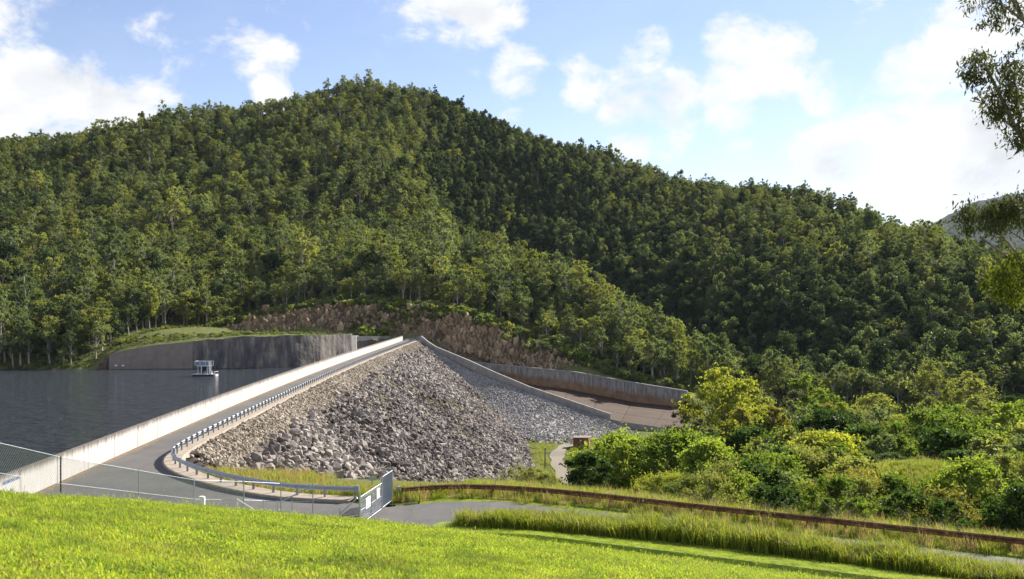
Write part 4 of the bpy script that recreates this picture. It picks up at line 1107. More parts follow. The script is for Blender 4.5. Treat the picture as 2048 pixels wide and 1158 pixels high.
HILL_KINDS = []
def build_protos():
    L, B = MAT, MAT
    spec = [  # kind, H, W, nc, per, leaf, leafmat, bark, kwargs
        ('gum', 17, 9.0, 22, 105, .66, 'lf_gum', 'barkpale', dict(cbase=.33, shape='ball', clump=.32, loose=True, wild=.3)),
        ('gum', 18, 8.6, 20, 105, .66, 'lf_gum', 'barkpale', dict(cbase=.4, shape='dome', clump=.32, loose=True, wild=.3)),
        ('gum', 15, 9.2, 22, 105, .68, 'lf_olive', 'bark', dict(cbase=.3, shape='dome', clump=.32, loose=True, wild=.3)),
        ('gum', 17, 7.6, 19, 105, .64, 'lf_olive', 'barkpale', dict(cbase=.36, shape='ball', clump=.35, loose=True, wild=.3)),
        ('rain', 15, 9.8, 21, 84, .84, 'lf_rain', 'bark', dict(cbase=.22, shape='dome', clump=.36, flat=.85)),
        ('rain', 13, 9.0, 20, 84, .80, 'lf_rain', 'bark', dict(cbase=.15, shape='ball', clump=.38, flat=.9)),
        ('rain', 16, 8.0, 20, 80, .78, 'lf_gum', 'bark', dict(cbase=.18, shape='ball', clump=.36, flat=.9)),
        ('pine', 21, 7.0, 34, 46, .72, 'lf_pine', 'barkdark', dict(cbase=.3, shape='spire', clump=.30, flat=.6)),
        ('sapling', 9, 5.4, 13, 66, .6, 'lf_gum', 'barkpale', dict(cbase=.3, shape='ball', clump=.4)),
    ]
    for i, (kd, H, W, nc, per, lf, lm, bm_, kw) in enumerate(spec):
        t, c = make_tree(900+i, H, W, nc, per, lf, MAT[lm], MAT[bm_], **kw)
        HILL_KINDS.append((kd, t, c, join_meshes('hill_tree', [t, c])))
build_protos()

def build_forest():
    rng = np.random.default_rng(5)
    sp = 4.6
    xs, ys = np.meshgrid(np.arange(-440, 440, sp), np.arange(328, 880, sp))
    x = (xs+rng.uniform(-.48, .48, xs.shape)*sp).ravel(); y = (ys+rng.uniform(-.48, .48, ys.shape)*sp).ravel()
    u = 1024+FPX*x/y
    ymin = np.interp(u, [-400, 0, 190, 225, 270, 350, 430, 500, 600, 700, 850, 930, 1000, 1100, 1180, 1250, 1330, 1400, 1480, 2048, 2600],
                     [334, 335, 338, 356, 372, 391, 402, 416, 424, 424, 424, 419, 414, 404, 389, 378, 369, 376, 372, 366, 355])
    ridge = np.interp(u, [-400, 0, 200, 400, 600, 720, 850, 1000, 1200, 1400, 1550, 1700, 1850, 2048, 2500], [640, 650, 680, 720, 770, 800, 810, 820, 830, 800, 750, 700, 650, 615, 580])
    ok = (u > -190) & (u < 2240) & (y > ymin) & (y < ridge+22) & ~((u > 1330) & (y < 372) & (u < 1420))
    x, y, u, ymin = x[ok], y[ok], u[ok], ymin[ok]; z = hill(x, y)
    ok = z > -8.6+(x > 20)*-30; x, y, u, z, ymin = x[ok], y[ok], u[ok], z[ok], ymin[ok]; n = len(x)
    # rainforest, coloured dark for the gully's shade, right of the spur; paler gums elsewhere
    spur = np.interp(u, [700, 830, 1000, 1200, 1340, 1500, 1700], [700, 640, 535, 465, 418, 385, 340])
    right = in_poly(x, y, SPURR)*np.clip(pdist(x, y, SPUR)/16-.3, 0, 1)
    r = rng.random(n); nz = fbm(x*.012, y*.012, 3, 40)
    prain = np.where(right > .5, np.interp(pdist(x, y, SPUR), [0, 110, 240], [.95, .85, .35])+.3*nz, .10+.3*np.clip(nz, 0, 1)+.2*np.clip((300-u)/300, 0, 1))
    idx = np.where(r < prain, rng.choice([4, 5, 6], n), rng.choice([0, 1, 2, 3], n))
    idx = np.where((rng.random(n) < .035*(right > .5)), 7, idx); idx = np.where(rng.random(n) < .07, 8, idx)
    up = np.clip((y-420)/330, 0, 1)
    s = (.80-.27*up)*np.exp(rng.normal(0, .22, n))*np.where((rng.random(n) < .05) & (up < .75), 1.3, 1.0); s = np.where((y-ymin < 25) & (u > 430) & (u < 1250), s*.82, s)
    scl = np.stack([s*np.exp(rng.normal(0, .08, n)), s, s*np.exp(rng.normal(0, .10, n))], 1)
    rot = np.stack([rng.normal(0, .03, n), rng.normal(0, .03, n), rng.uniform(0, 6.28, n)], 1)
    front = y-ymin
    inv = (u > 0) & (u < 2048)
    order = np.argsort(np.where(inv, front*1.0+.25*y+ (u > 1380)*30, 1e9)); ind = order[:300]; rest = order[300:]
    zones = [('left', 430, 'on the wooded bank behind the reservoir'), ('mid', 930, 'at the forest edge above the brown rock cutting'),
             ('spur', 1385, 'on the sunlit spur above the spillway wall'), ('right', 9999, 'at the shaded foot of the right hand hillside')]
    places = [(60, 'at the left picture edge above the water'), (120, 'on the shore well left of the approach wall'), (175, 'on the shore left of the approach wall'), (225, 'just left of the approach wall end'),
              (280, 'above the low end of the approach wall'), (340, 'above the smooth part of the approach wall'), (400, 'directly above the pontoon'), (460, 'right of the pontoon above the grassy ledge'),
              (530, 'above the left end of the rock cutting'), (600, 'above the rock cutting, left part'), (670, 'above the rock cutting, left of its middle'), (740, 'above the rock cutting middle'),
              (800, 'above the far end of the dam wall'), (860, 'above the spillway abutment'), (930, 'above the upper chute wall'), (1000, 'above the brown bluff by the chute'),
              (1070, 'above the chute start on the spur'), (1140, 'on the spur above the chute far wall'), (1210, 'on the spur above the chute wall middle'), (1290, 'above the chute wall right part'),
              (1385, 'at the right end of the chute wall'), (1480, 'behind the tall lime tree'), (1580, 'behind the drooping tree'), (1680, 'behind the slender valley gum'),
              (1780, 'on the slope behind the dark round tree'), (1880, 'behind the big yellow-topped tree'), (1960, 'right of the big yellow-topped tree'), (9999, 'at the right picture edge below the gum boughs')]
    desc = {'gum': ('gum_tree', 'slender gum'), 'rain': ('rainforest_tree', 'round dark tree'),
            'pine': ('hoop_pine', 'narrow dark pine'), 'sapling': ('gum_sapling', 'young gum sapling')}
    for k in ind:
        kd, t, c, _ = HILL_KINDS[idx[k]]; zn = next(q for q in zones if u[k] < q[1])
        nm, ds = desc[kd]; e = empty(nm, (x[k], y[k], z[k]-.2)); e.rotation_euler = tuple(rot[k]); e.scale = tuple(scl[k])
        pl = next(q for q in places if u[k] < q[0])[1]; row = 'front row' if front[k] < 7 else 'second row' if front[k] < 14 else 'third row' if front[k] < 21 else 'back row'
        sz = 'tall' if scl[k][2] > 1.08 else 'short' if scl[k][2] < .88 else 'middling'
        tag(e, sz+' '+ds+', '+row+', '+pl, 'tree', (sz+' '+row+' '+kd+' trees '+pl)[:60])
        obj('trunk', t, e); obj('crown', c, e)
    pts = np.stack([x, y, z-.2], 1)
    o = scatter('hill_forest', pts[rest], rot[rest], scl[rest], idx[rest], [q[3] for q in HILL_KINDS])
    tag(o, 'dense eucalypt and rainforest cover on the mountain behind the dam', 'forest', kind='stuff')
    # low scrub under the first trees and on the ledges
    m = 4200; uu = rng.uniform(-60, 2100, m); yy = np.interp(uu, [-400, 0, 190, 225, 270, 350, 430, 500, 600, 700, 850, 930, 1000, 1100, 1180, 1250, 1330, 1400, 2048], [334, 336, 338, 352, 362, 385, 398, 408, 414, 414, 414, 408, 404, 396, 382, 372, 362, 366, 362])
    yy = yy+np.abs(rng.normal(0, 9, m))*np.where(rng.random(m) < .5, 1, .6); xx = (uu-1024)/FPX*yy
    extra = rng.random(m) < .38
    e_u = rng.uniform(230, 1230, m); e_y = np.interp(e_u, [230, 385, 560, 640, 700, 790, 880, 980, 1060, 1240], [344, 350, 354, 368, 386, 402, 404, 400, 390, 373])+rng.uniform(0, 16, m)
    xx = np.where(extra, (e_u-1024)/FPX*e_y, xx); yy = np.where(extra, e_y, yy)
    zz = hill(xx, yy); gx = hill(xx, yy+1.0)-zz
    ok = (np.abs(gx) < 2.2) & (zz > -8.5+(xx > 20)*-30) & ~in_poly(xx, yy, _chute); xx, yy, zz = xx[ok], yy[ok], zz[ok]; m = len(xx)
    shr = []
    for i, lm in enumerate(('lf_gum', 'lf_fresh', 'lf_olive', 'lf_grey')):
        r2 = np.random.default_rng(70+i); cen = r2.normal(size=(6, 3))*np.array((.7, .7, .3))+np.array((0, 0, .8)); V, F = leaves(r2, cen, r2.uniform(.5, .9, 6), 26, .42, .8)
        shr.append(mesh_np('scrub', V, F, MAT[lm]))
    o = scatter('hillside_scrub', np.stack([xx, yy, zz-.1], 1), np.stack([0*xx, 0*xx, rng.uniform(0, 6.28, m)], 1), np.exp(rng.normal(-.1, .45, m))*np.where((1024+FPX*xx/yy < 720) & (yy < 400), .38, 1.0), rng.choice([0, 0, 1, 2, 2, 3], m), shr)
    tag(o, 'low green scrub along the cut ledges and forest floor', 'scrub', kind='stuff')
build_forest()
def build_cut_rocks():
    rng = np.random.default_rng(15); n = 9000
    u = rng.uniform(455, 1190, n); y = np.interp(u, [455, 600, 780, 850, 920, 980, 1040, 1142, 1190], [398, 402, 404, 402, 394, 389, 383, 375, 373])+rng.uniform(-2, 13, n)
    x = (u-1024)/FPX*y; z = hill(x, y); g = hill(x, y+.6)-z
    ok = (g > .30+.25*rng.random(n)) & ~in_poly(x, y, _chute); x, y, z = x[ok], y[ok], z[ok]; n = len(x)
    s = np.exp(rng.normal(-.1, .5, n)); ms = [hull_rock(700+i, .9, .7, 1.9, 14, MAT['cutrock']) for i in range(8)]
    rot = np.stack([rng.normal(0, .3, n), rng.normal(0, .3, n), rng.uniform(0, 6.28, n)], 1)
    o = scatter('cutting_rocks', np.stack([x, y-.1, z+.1*s], 1), rot, s, rng.integers(0, 8, n), ms); tag(o, 'jagged brown broken rock of the road cutting above the dam end', 'rock', kind='stuff')
m_, nt_, out_ = new_mat('cutting_rock'); _rnd = nd(nt_, 'ShaderNodeObjectInfo').outputs['Random']; _n = noise(nt_, wpos(nt_), .12, 4)
princ(nt_, out_, ramp(nt_, mth(nt_, 'ADD', mth(nt_, 'MULTIPLY', _rnd, .5), mth(nt_, 'MULTIPLY', _n, .6)), [(.2, (.08, .056, .036)), (.55, (.27, .19, .115)), (.9, (.48, .355, .225))]), .9, spec=.15)
MAT['cutrock'] = m_
build_cut_rocks()

# ---------------- individual trees of the valley on the right
def build_valley_trees():
    def T(name, label, u, vtop, Y, W, lm, bark, kw, seed, group=None, hmin=2.0, zoff=0.0):
        x = (u-1024)/FPX*Y; zg = ground_valley(x, Y) if Y < 320 else float(hill(np.array([x]), np.array([Y]))[0])
        zt = CAMZ+(620-vtop)/FPX*Y; H = max(hmin, zt-zg)
        nc, per, leaf = kw.pop('nc', 34), int(kw.pop('per', 120)*1.8), kw.pop('leaf', .4)*1.12
        kw.setdefault('wild', .3)
        t, c = make_tree(seed, H, W, int(nc*1.25), per, leaf*.92, MAT[lm], MAT[bark], loose=True, **kw)
        e = empty(name, (x, Y, zg-.1), random.uniform(0, 6.28)); tag(e, label, 'shrub' if 'shrub' in name else 'tree', group)
        obj('trunk', t, e); obj('crown', c, e)
    d = dict
    # broad fresh green trees in the centre
    T('shade_tree', 'broad bright green tree beside the gravel track, nearest the shed', 1252, 868, 132, 13.0, 'lf_fresh', 'bark', d(cbase=.08, shape='dome', nc=60, per=150, leaf=.42, clump=.27, flat=.6, wild=.2), 11)
    T('shade_tree', 'dense green spreading tree right of the track-side tree', 1345, 862, 126, 12.5, 'lf_fresh', 'bark', d(cbase=.1, shape='dome', nc=56, per=150, leaf=.42, clump=.27, flat=.6, wild=.2), 12)
    T('shade_tree', 'smaller green tree in front of the tall yellow-green tree', 1432, 880, 112, 8.5, 'lf_fresh', 'bark', d(cbase=.1, shape='dome', nc=40, per=130, leaf=.38, clump=.3, flat=.6), 13)
    T('low_shade_tree', 'low dark green tree whose left edge overhangs the track', 1172, 905, 118, 5.5, 'lf_dark', 'bark', d(cbase=.1, shape='dome', nc=28, per=110, leaf=.36, clump=.33, flat=.6), 14)
    T('lime_tree', 'tallest yellow-green tree beside the spillway floor', 1442, 728, 232, 17.5, 'lf_lime', 'bark', d(cbase=.15, shape='ball', nc=60, per=110, leaf=.62, clump=.25, wild=.22), 15)
    T('lime_tree', 'yellow-green tree right behind the tallest lime tree', 1505, 772, 250, 11, 'lf_olive', 'bark', d(cbase=.2, shape='dome', nc=40, per=90, leaf=.6, clump=.28), 16)
    T('drooping_tree', 'olive drooping tree with layered branches below the lime tree', 1476, 806, 196, 11.5, 'lf_gold', 'barkdark', d(cbase=.05, shape='cone', nc=64, per=80, leaf=.55, clump=.26, droop=1.4, flat=.5), 17)
    T('wattle_tree', 'grey-green feathery tree in front of the spillway end', 1372, 800, 236, 9.5, 'lf_grey', 'barkpale', d(cbase=.15, shape='ball', nc=36, per=90, leaf=.55, clump=.3), 18)
    T('wattle_tree', 'low grey-green tree at the corner of the spillway floor', 1405, 832, 214, 9, 'lf_grey', 'barkpale', d(cbase=.1, shape='dome', nc=36, per=90, leaf=.5, clump=.3), 19)
    T('gum_tree', 'gum with pale yellow crown right of the drooping tree', 1545, 800, 240, 8.5, 'lf_gold', 'barkpale', d(cbase=.35, shape='dome', nc=30, per=80, leaf=.55, clump=.3), 20)
    T('gum_tree', 'tall slender valley gum with high open crown', 1612, 748, 262, 8.0, 'lf_fresh', 'bark', d(cbase=.45, shape='ball', nc=24, per=80, leaf=.6, clump=.34), 21)
    T('gum_tree', 'thin gum left of the slender valley gum', 1582, 800, 246, 8.5, 'lf_gum', 'barkpale', d(cbase=.3, shape='dome', nc=28, per=80, leaf=.52, clump=.3), 22)
    T('gum_tree', 'gum with orange tinted crown and white forked trunk', 1660, 800, 240, 8.5, 'lf_gold', 'barkpale', d(cbase=.4, shape='dome', nc=26, per=70, leaf=.52, clump=.3), 23)
    T('gum_tree', 'sparse brownish valley gum behind the dark round trees', 1740, 782, 270, 11.5, 'lf_olive', 'barkpale', d(cbase=.3, shape='ball', nc=36, per=60, leaf=.55, clump=.28), 24)
    T('gum_tree', 'olive gum standing highest behind the yellow-topped tree', 1872, 722, 305, 14, 'lf_olive', 'barkpale', d(cbase=.2, shape='ball', nc=40, per=80, leaf=.66, clump=.28), 25)
    T('gum_tree', 'wide olive gum right of the highest olive gum', 1938, 760, 300, 12.5, 'lf_olive', 'barkpale', d(cbase=.15, shape='dome', nc=40, per=80, leaf=.66, clump=.28), 26)
    T('round_tree', 'large round tree with yellow-green top on the right', 1880, 808, 185, 23, 'lf_fresh', 'bark', d(cbase=.12, shape='dome', nc=110, per=120, leaf=.55, clump=.19, flat=.55, wild=.15), 27)
    T('round_tree', 'dark round tree left of the large yellow-topped tree', 1735, 846, 190, 11.5, 'lf_dark', 'bark', d(cbase=.1, shape='dome', nc=46, per=110, leaf=.5, clump=.27, flat=.6), 28)
    T('round_tree', 'mid green tree at the right edge behind the large round tree', 2030, 800, 172, 11, 'lf_fresh', 'bark', d(cbase=.1, shape='dome', nc=46, per=110, leaf=.5, clump=.27, flat=.6), 29)
    T('round_tree', 'small green tree between the two dark round trees', 1790, 868, 165, 8.5, 'lf_fresh', 'bark', d(cbase=.1, shape='dome', nc=36, per=110, leaf=.45, clump=.3, flat=.6), 30)
    T('round_tree', 'bright green tree right of the large yellow-topped tree', 1985, 856, 150, 9.5, 'lf_fresh', 'bark', d(cbase=.1, shape='dome', nc=40, per=110, leaf=.45, clump=.29, flat=.6), 31)
    T('mid_tree', 'olive green tree rising in the middle of the thicket', 1625, 892, 118, 8.5, 'lf_olive', 'bark', d(cbase=.1, shape='dome', nc=44, per=120, leaf=.34, clump=.28, flat=.65), 32)
    T('mid_tree', 'fresh green rounded tree left of the thicket middle', 1545, 905, 110, 8.0, 'lf_fresh', 'bark', d(cbase=.05, shape='dome', nc=44, per=120, leaf=.34, clump=.28, flat=.65), 33)
    T('mid_tree', 'yellow-green tree just left of the bright grass clearing', 1715, 918, 102, 6.5, 'lf_olive', 'bark', d(cbase=.1, shape='dome', nc=38, per=110, leaf=.32, clump=.3, flat=.6), 34)
    T('broadleaf_shrub', 'big-leaved glossy shrub behind the rusty guard rail', 1490, 925, 86, 6.6, 'lf_dark', 'bark', d(cbase=.03, shape='dome', nc=40, per=90, leaf=.30, clump=.3, asp=.75), 35)
    T('broadleaf_shrub', 'smaller glossy shrub right of the big-leaved shrub', 1570, 945, 82, 4.8, 'lf_gum', 'bark', d(cbase=.05, shape='dome', nc=34, per=90, leaf=.27, clump=.32, asp=.75), 36)
    T('golden_tree', 'golden-leaved tree with pale crooked branches behind the rail', 1725, 936, 75, 6.4, 'lf_gold', 'barkpale', d(cbase=.25, shape='flat', nc=38, per=85, leaf=.25, clump=.26, asp=.4, flat=.5), 37)
    T('golden_tree', 'small leaning golden tree left of the crooked golden tree', 1665, 958, 73, 3.6, 'lf_olive', 'barkpale', d(cbase=.25, shape='flat', nc=26, per=80, leaf=.22, clump=.3, asp=.4, lean=.15), 38)
    T('verge_tree', 'slim dark-trunked tree at the right end of the rusty rail', 1945, 915, 66, 6.0, 'lf_fresh', 'barkdark', d(cbase=.18, shape='ball', nc=44, per=90, leaf=.24, clump=.26, asp=.45), 39)
    T('verge_tree', 'dense dark bush at the far right behind the rail', 2040, 965, 58, 4.2, 'lf_dark', 'barkdark', d(cbase=.03, shape='dome', nc=36, per=100, leaf=.22, clump=.32), 40)
    T('verge_tree', 'leafy green bush between the slim tree and the right edge', 2015, 905, 84, 7.0, 'lf_olive', 'bark', d(cbase=.05, shape='dome', nc=44, per=100, leaf=.28, clump=.28), 41)
    T('feathery_shrub', 'low feathery yellow-green shrub hugging the rusty rail', 1330, 946, 84, 5.6, 'lf_lime', 'bark', d(cbase=.02, shape='dome', nc=46, per=110, leaf=.20, clump=.26, asp=.25, upb=.9), 42)
    T('feathery_shrub', 'second feathery shrub at the right foot of the first', 1385, 972, 80, 4.0, 'lf_fresh', 'bark', d(cbase=.02, shape='dome', nc=34, per=110, leaf=.19, clump=.28, asp=.25, upb=.9), 43)
    T('reed_shrub', 'pale reedy shrub at the toe of the rock face by the track', 1050, 932, 168, 7.5, 'lf_olive', 'bark', d(cbase=.02, shape='dome', nc=36, per=120, leaf=.34, clump=.28, asp=.2, upb=1.0), 44, hmin=3)
    T('reed_shrub', 'lower reedy shrub right of the pale one', 1098, 948, 150, 4.5, 'lf_olive', 'bark', d(cbase=.02, shape='dome', nc=24, per=110, leaf=.3, clump=.3, asp=.2, upb=1.0), 45, hmin=2)
    # trees and shrubs that close the valley floor into one mass
    rng = np.random.default_rng(77)
    kinds = [(9, 8.5, 38, 'lf_dark', 'dome', 'dark green tree'), (10, 8, 36, 'lf_fresh', 'dome', 'fresh green tree'), (12, 8, 34, 'lf_olive', 'ball', 'olive tree'),
             (11, 7.5, 32, 'lf_gum', 'ball', 'grey-green tree'), (10, 8.5, 38, 'lf_lime', 'dome', 'yellow-green tree'), (12, 7, 30, 'lf_grey', 'ball', 'silvery tree')]
    pm = [make_tree(600+i, h, w, nc+8, 170, .46, MAT[lm], MAT['bark'], cbase=.1, shape=sh, clump=.3, flat=.65, loose=True, wild=.3) for i, (h, w, nc, lm, sh, _) in enumerate(kinds)]
    sm = [make_tree(640+i, 3.2, 4.2, 32, 150, .21, MAT[lm], MAT['bark'], cbase=.03, shape='dome', clump=.33, flat=.75, asp=a, loose=True, wild=.3) for i, (lm, a) in enumerate((('lf_dark', .7), ('lf_olive', .4), ('lf_fresh', .45), ('lf_gold', .4)))]
    sn = ['dark glossy shrub', 'olive shrub', 'fresh green shrub', 'golden shrub']
    def spot(u): return next(t for lim, t in ((1440, 'left of the lime tree'), (1530, 'below the lime tree'), (1600, 'right of the drooping tree'), (1680, 'below the slender valley gum'), (1760, 'beside the dark round tree'),
                    (1840, 'left below the big yellow-topped tree'), (1930, 'below the big yellow-topped tree'), (2010, 'right of the big yellow-topped tree'), (9999, 'at the right picture edge')) if u < lim)
    n = 0
    for Y in (305, 285, 262, 240, 218, 196, 172, 150, 130, 112, 97):
        us = np.arange(1415 if Y > 160 else 1440, 2120, 8.2*FPX/Y*(1.05 if Y > 150 else .8)/1.0)
        for u in us:
            u = u+rng.normal()*14; yy = Y+rng.normal()*5; x = (u-1024)/FPX*yy
            if 1795 < u < 1885 and 98 < yy < 122: continue
            if u < 1500 and yy > 225 and rng.random() < .6: continue
            vt = np.interp(u, [1415, 1500, 1600, 1750, 1850, 2100], [848, 822, 812, 828, 815, 798])+np.interp(yy, [95, 130, 200, 305], [110, 68, 25, -12])+rng.normal()*14
            zg = ground_valley(x, min(yy, 318)); H = np.clip(CAMZ+(620-vt)/FPX*yy-zg, 2.5, 15)
            k = int(rng.choice(6, p=[.2, .26, .22, .16, .08, .08])); s = H/kinds[k][0]; w = max(s, .55)*rng.uniform(.9, 1.2)
            e = empty('valley_tree', (x, yy, zg-.1), rng.random()*6.28); e.scale = (w, w, s)
            row = 'far' if yy > 250 else 'middle' if yy > 160 else 'near'
            tag(e, kinds[k][5]+', '+row+' valley rows, '+spot(u), 'tree', (kinds[k][5]+'s '+row+' '+spot(u))[:60]); obj('trunk', pm[k][0], e); obj('crown', pm[k][1], e); n += 1
    for i in range(44):
        u = 1395+i*16+rng.normal()*8; yr = float(np.interp((u-1024)/FPX, RUST[:, 0]/RUST[:, 1], RUST[:, 1])); yy = yr+rng.uniform(3.5, 26); x = (u-1024)/FPX*yy; zg = ground_valley(x, yy)
        k = int(rng.choice(4, p=[.3, .3, .25, .15])); s = rng.uniform(.5, 1.1)
        e = empty('rail_side_shrub', (x, yy, zg-.05), rng.random()*6.28); e.scale = (s, s, s*rng.uniform(.8, 1.2))
        tag(e, sn[k]+' behind the rusty rail, '+spot(u), 'shrub', (sn[k]+'s behind rail '+spot(u))[:60]); obj('trunk', sm[k][0], e); obj('crown', sm[k][1], e)
build_valley_trees()

# ---------------- gum tree standing just right of the frame, its boughs reaching in
def build_near_gum():
    rng = np.random.default_rng(21); Yb = 21.0
    base = np.array((13.4, Yb, float(lawnz(np.array(13.4), np.array(Yb))))); off = -base
    g = empty('near_gum_tree', tuple(base)); tag(g, 'nearby gum tree at the right edge with hanging leafy boughs', 'tree')
    def W(u, v, Y=Yb): return np.array(P(u, v, Y))
    m = MB()
    tp = [base+np.array((0, 0, -.5)), base+np.array((.1, 0, 3)), base+np.array((-.1, .1, 7)), base+np.array((.2, 0, 11)), base+np.array((.1, 0, 14.5)), base+np.array((.3, .1, 18))]
    m.tube(tp, [.36, .30, .25, .2, .15, .08], 10)
    boughs = [  # path, radius, leaf clumps (u, v, radius m, count, light)
        ([tp[2]+(tp[3]-tp[2])*.6, W(2140, 390), W(2090, 330), W(2035, 265), W(2010, 215), W(1985, 160), W(1968, 125)], .085),
        ([W(2035, 265), W(2000, 232), W(1975, 208), W(1940, 200)], .022), ([W(1970, 206), W(1958, 188), W(1948, 172), W(1943, 165)], .014), ([W(1958, 188), W(1940, 180), W(1932, 173)], .007),
        ([W(2060, 298), W(2025, 282), W(1995, 258), W(1990, 242)], .014), ([W(2035, 265), W(2040, 200), W(2025, 140)], .03),
        ([tp[4]+(tp[4]-tp[3])*.1, W(2120, 130), W(2060, 60), W(2030, 15), W(2005, -40)], .09), ([W(2045, 40), W(2010, 12), W(1975, -5)], .03),
        ([W(2060, 60), W(2030, 5), W(2028, -30)], .03),
        ([tp[1]+(tp[2]-tp[1])*.5, W(2140, 560), W(2075, 522), W(2040, 518), W(2000, 507), W(1985, 492), W(1960, 474)], .055), ([W(2040, 515), W(2020, 488), W(2000, 468), W(1985, 452), W(1970, 430)], .03), ([W(2075, 500), W(2030, 470), W(2010, 455)], .03),
        ([W(2002, 500), W(1998, 480), W(1990, 470)], .01),
        ([tp[1]+(tp[2]-tp[1])*.4, W(2140, 640), W(2080, 570), W(2030, 545), W(2000, 560)], .04),
        ([tp[3], W(2150, 300), W(2120, 200), W(2090, 150)], .06)]
    for pth, r in boughs:
        pth = resample(chaikin(pth, 1), .35); pth = pth+rng.normal(size=pth.shape)*.012
        m.tube(pth, list(np.linspace(r, r*.35, len(pth))), 7)
    # twigs and leaves
    cl = [(1952,118,.26,60),(1940,140,.28,80),(1932,150,.2,50),(1965,105,.22,50),(1950,160,.22,60),(1985,130,.3,60),(1995,150,.34,80),(2015,140,.3,60),(2005,175,.35,90),(1985,180,.25,60),
          (2020,190,.4,110),(2040,160,.35,80),(1985,215,.3,80),(2005,222,.35,100),(2030,215,.38,110),(2045,240,.4,120),(1978,232,.18,40),(2040,275,.3,80),(2020,290,.2,50),(2065,260,.5,140),(2060,200,.5,130),
          (2010,112,.12,18),(2035,95,.14,16),(2040,140,.25,40),
          (1965,8,.24,60),(1985,20,.28,80),(2000,30,.26,70),(1960,-5,.25,50),(2015,5,.3,80),(2040,20,.3,70),(2030,45,.25,40),(1998,45,.14,24),(1985,36,.14,24),(2045,-20,.5,120),(2000,-30,.5,100),(2025,62,.12,14),
          (1955,415,.26,90),(1945,435,.3,110),(1970,425,.32,130),(1990,430,.34,140),(1968,452,.26,90),(2012,425,.34,140),(2035,415,.38,150),(2045,440,.36,130),(2000,408,.26,80),(2020,450,.3,90),(1945,455,.2,50),(2060,420,.5,160),(2040,395,.24,70)]
    lit = [(2025,510,.28,70),(2040,530,.36,130),(2020,545,.34,110),(1985,545,.22,60),(1995,560,.26,70),(2000,580,.26,60),(2020,575,.32,90),(2045,565,.34,110),(2045,600,.3,70),(1972,565,.16,30),(2060,540,.5,140),(2030,590,.25,60)]
    def leafset(lst, size):
        V, F = [], []
        for u, v, r, c in lst:
            c0 = W(u, v)+np.array((0, rng.normal()*.25, 0))
            for _ in range(max(2, c//18)):
                e = c0+rng.normal(size=3)*r*.5; m.tube([c0+rng.normal(size=3)*.05, (c0+e)/2+rng.normal(size=3)*.03, e], [.007, .005, .003], 4, False)
            n = int(c*(1.3 if v < 70 else 2.0)); p = c0+rng.normal(size=(n, 3))*r*np.array((.5, .5, .42))
            t = rng.normal(size=(n, 3))*.55; t[:, 2] -= .9; t /= np.linalg.norm(t, axis=1)[:, None]
            nn = rng.normal(size=(n, 3)); b = np.cross(t, nn); b /= np.linalg.norm(b, axis=1)[:, None]; nn = np.cross(b, t)
            L = size*np.exp(rng.normal(0, .25, n))[:, None]; w = L*.16
            q = np.stack([p, p+t*L*.35+b*w, p+t*L*.35-b*w, p+t*L+nn*L*.12], 1).reshape(-1, 3)
            k = sum(len(x_) for x_ in V); V.append(q)
            i = np.arange(n)*4+k; F += [np.stack([i, i+1, i+3, i+2], 1)]
        return np.concatenate(V), np.concatenate(F)
    V, F = leafset(cl, .105); obj('crown', mesh_np('crown', V, F, MAT['lf_gumnear']), g, tuple(off))
    V, F = leafset(lit, .11); obj('lit_crown', mesh_np('lit_crown', V, F, MAT['lf_gumlit']), g, tuple(off))
    obj('trunk', mesh_np('trunk', m.V, m.F, MAT['bark'], smooth=True), g, tuple(off))
MAT['lf_gumlit'] = leaf_mat('lit_gum_leaves', (.045, .065, .014), (.17, .19, .03), .5)  # sunlight on the lower boughs put into the leaf colour
MAT['lf_gumnear'] = leaf_mat('shaded_gum_leaves', (.030, .040, .016), (.085, .095, .034), .33)  # leaves darkened to read as a silhouette against the sky
build_near_gum()

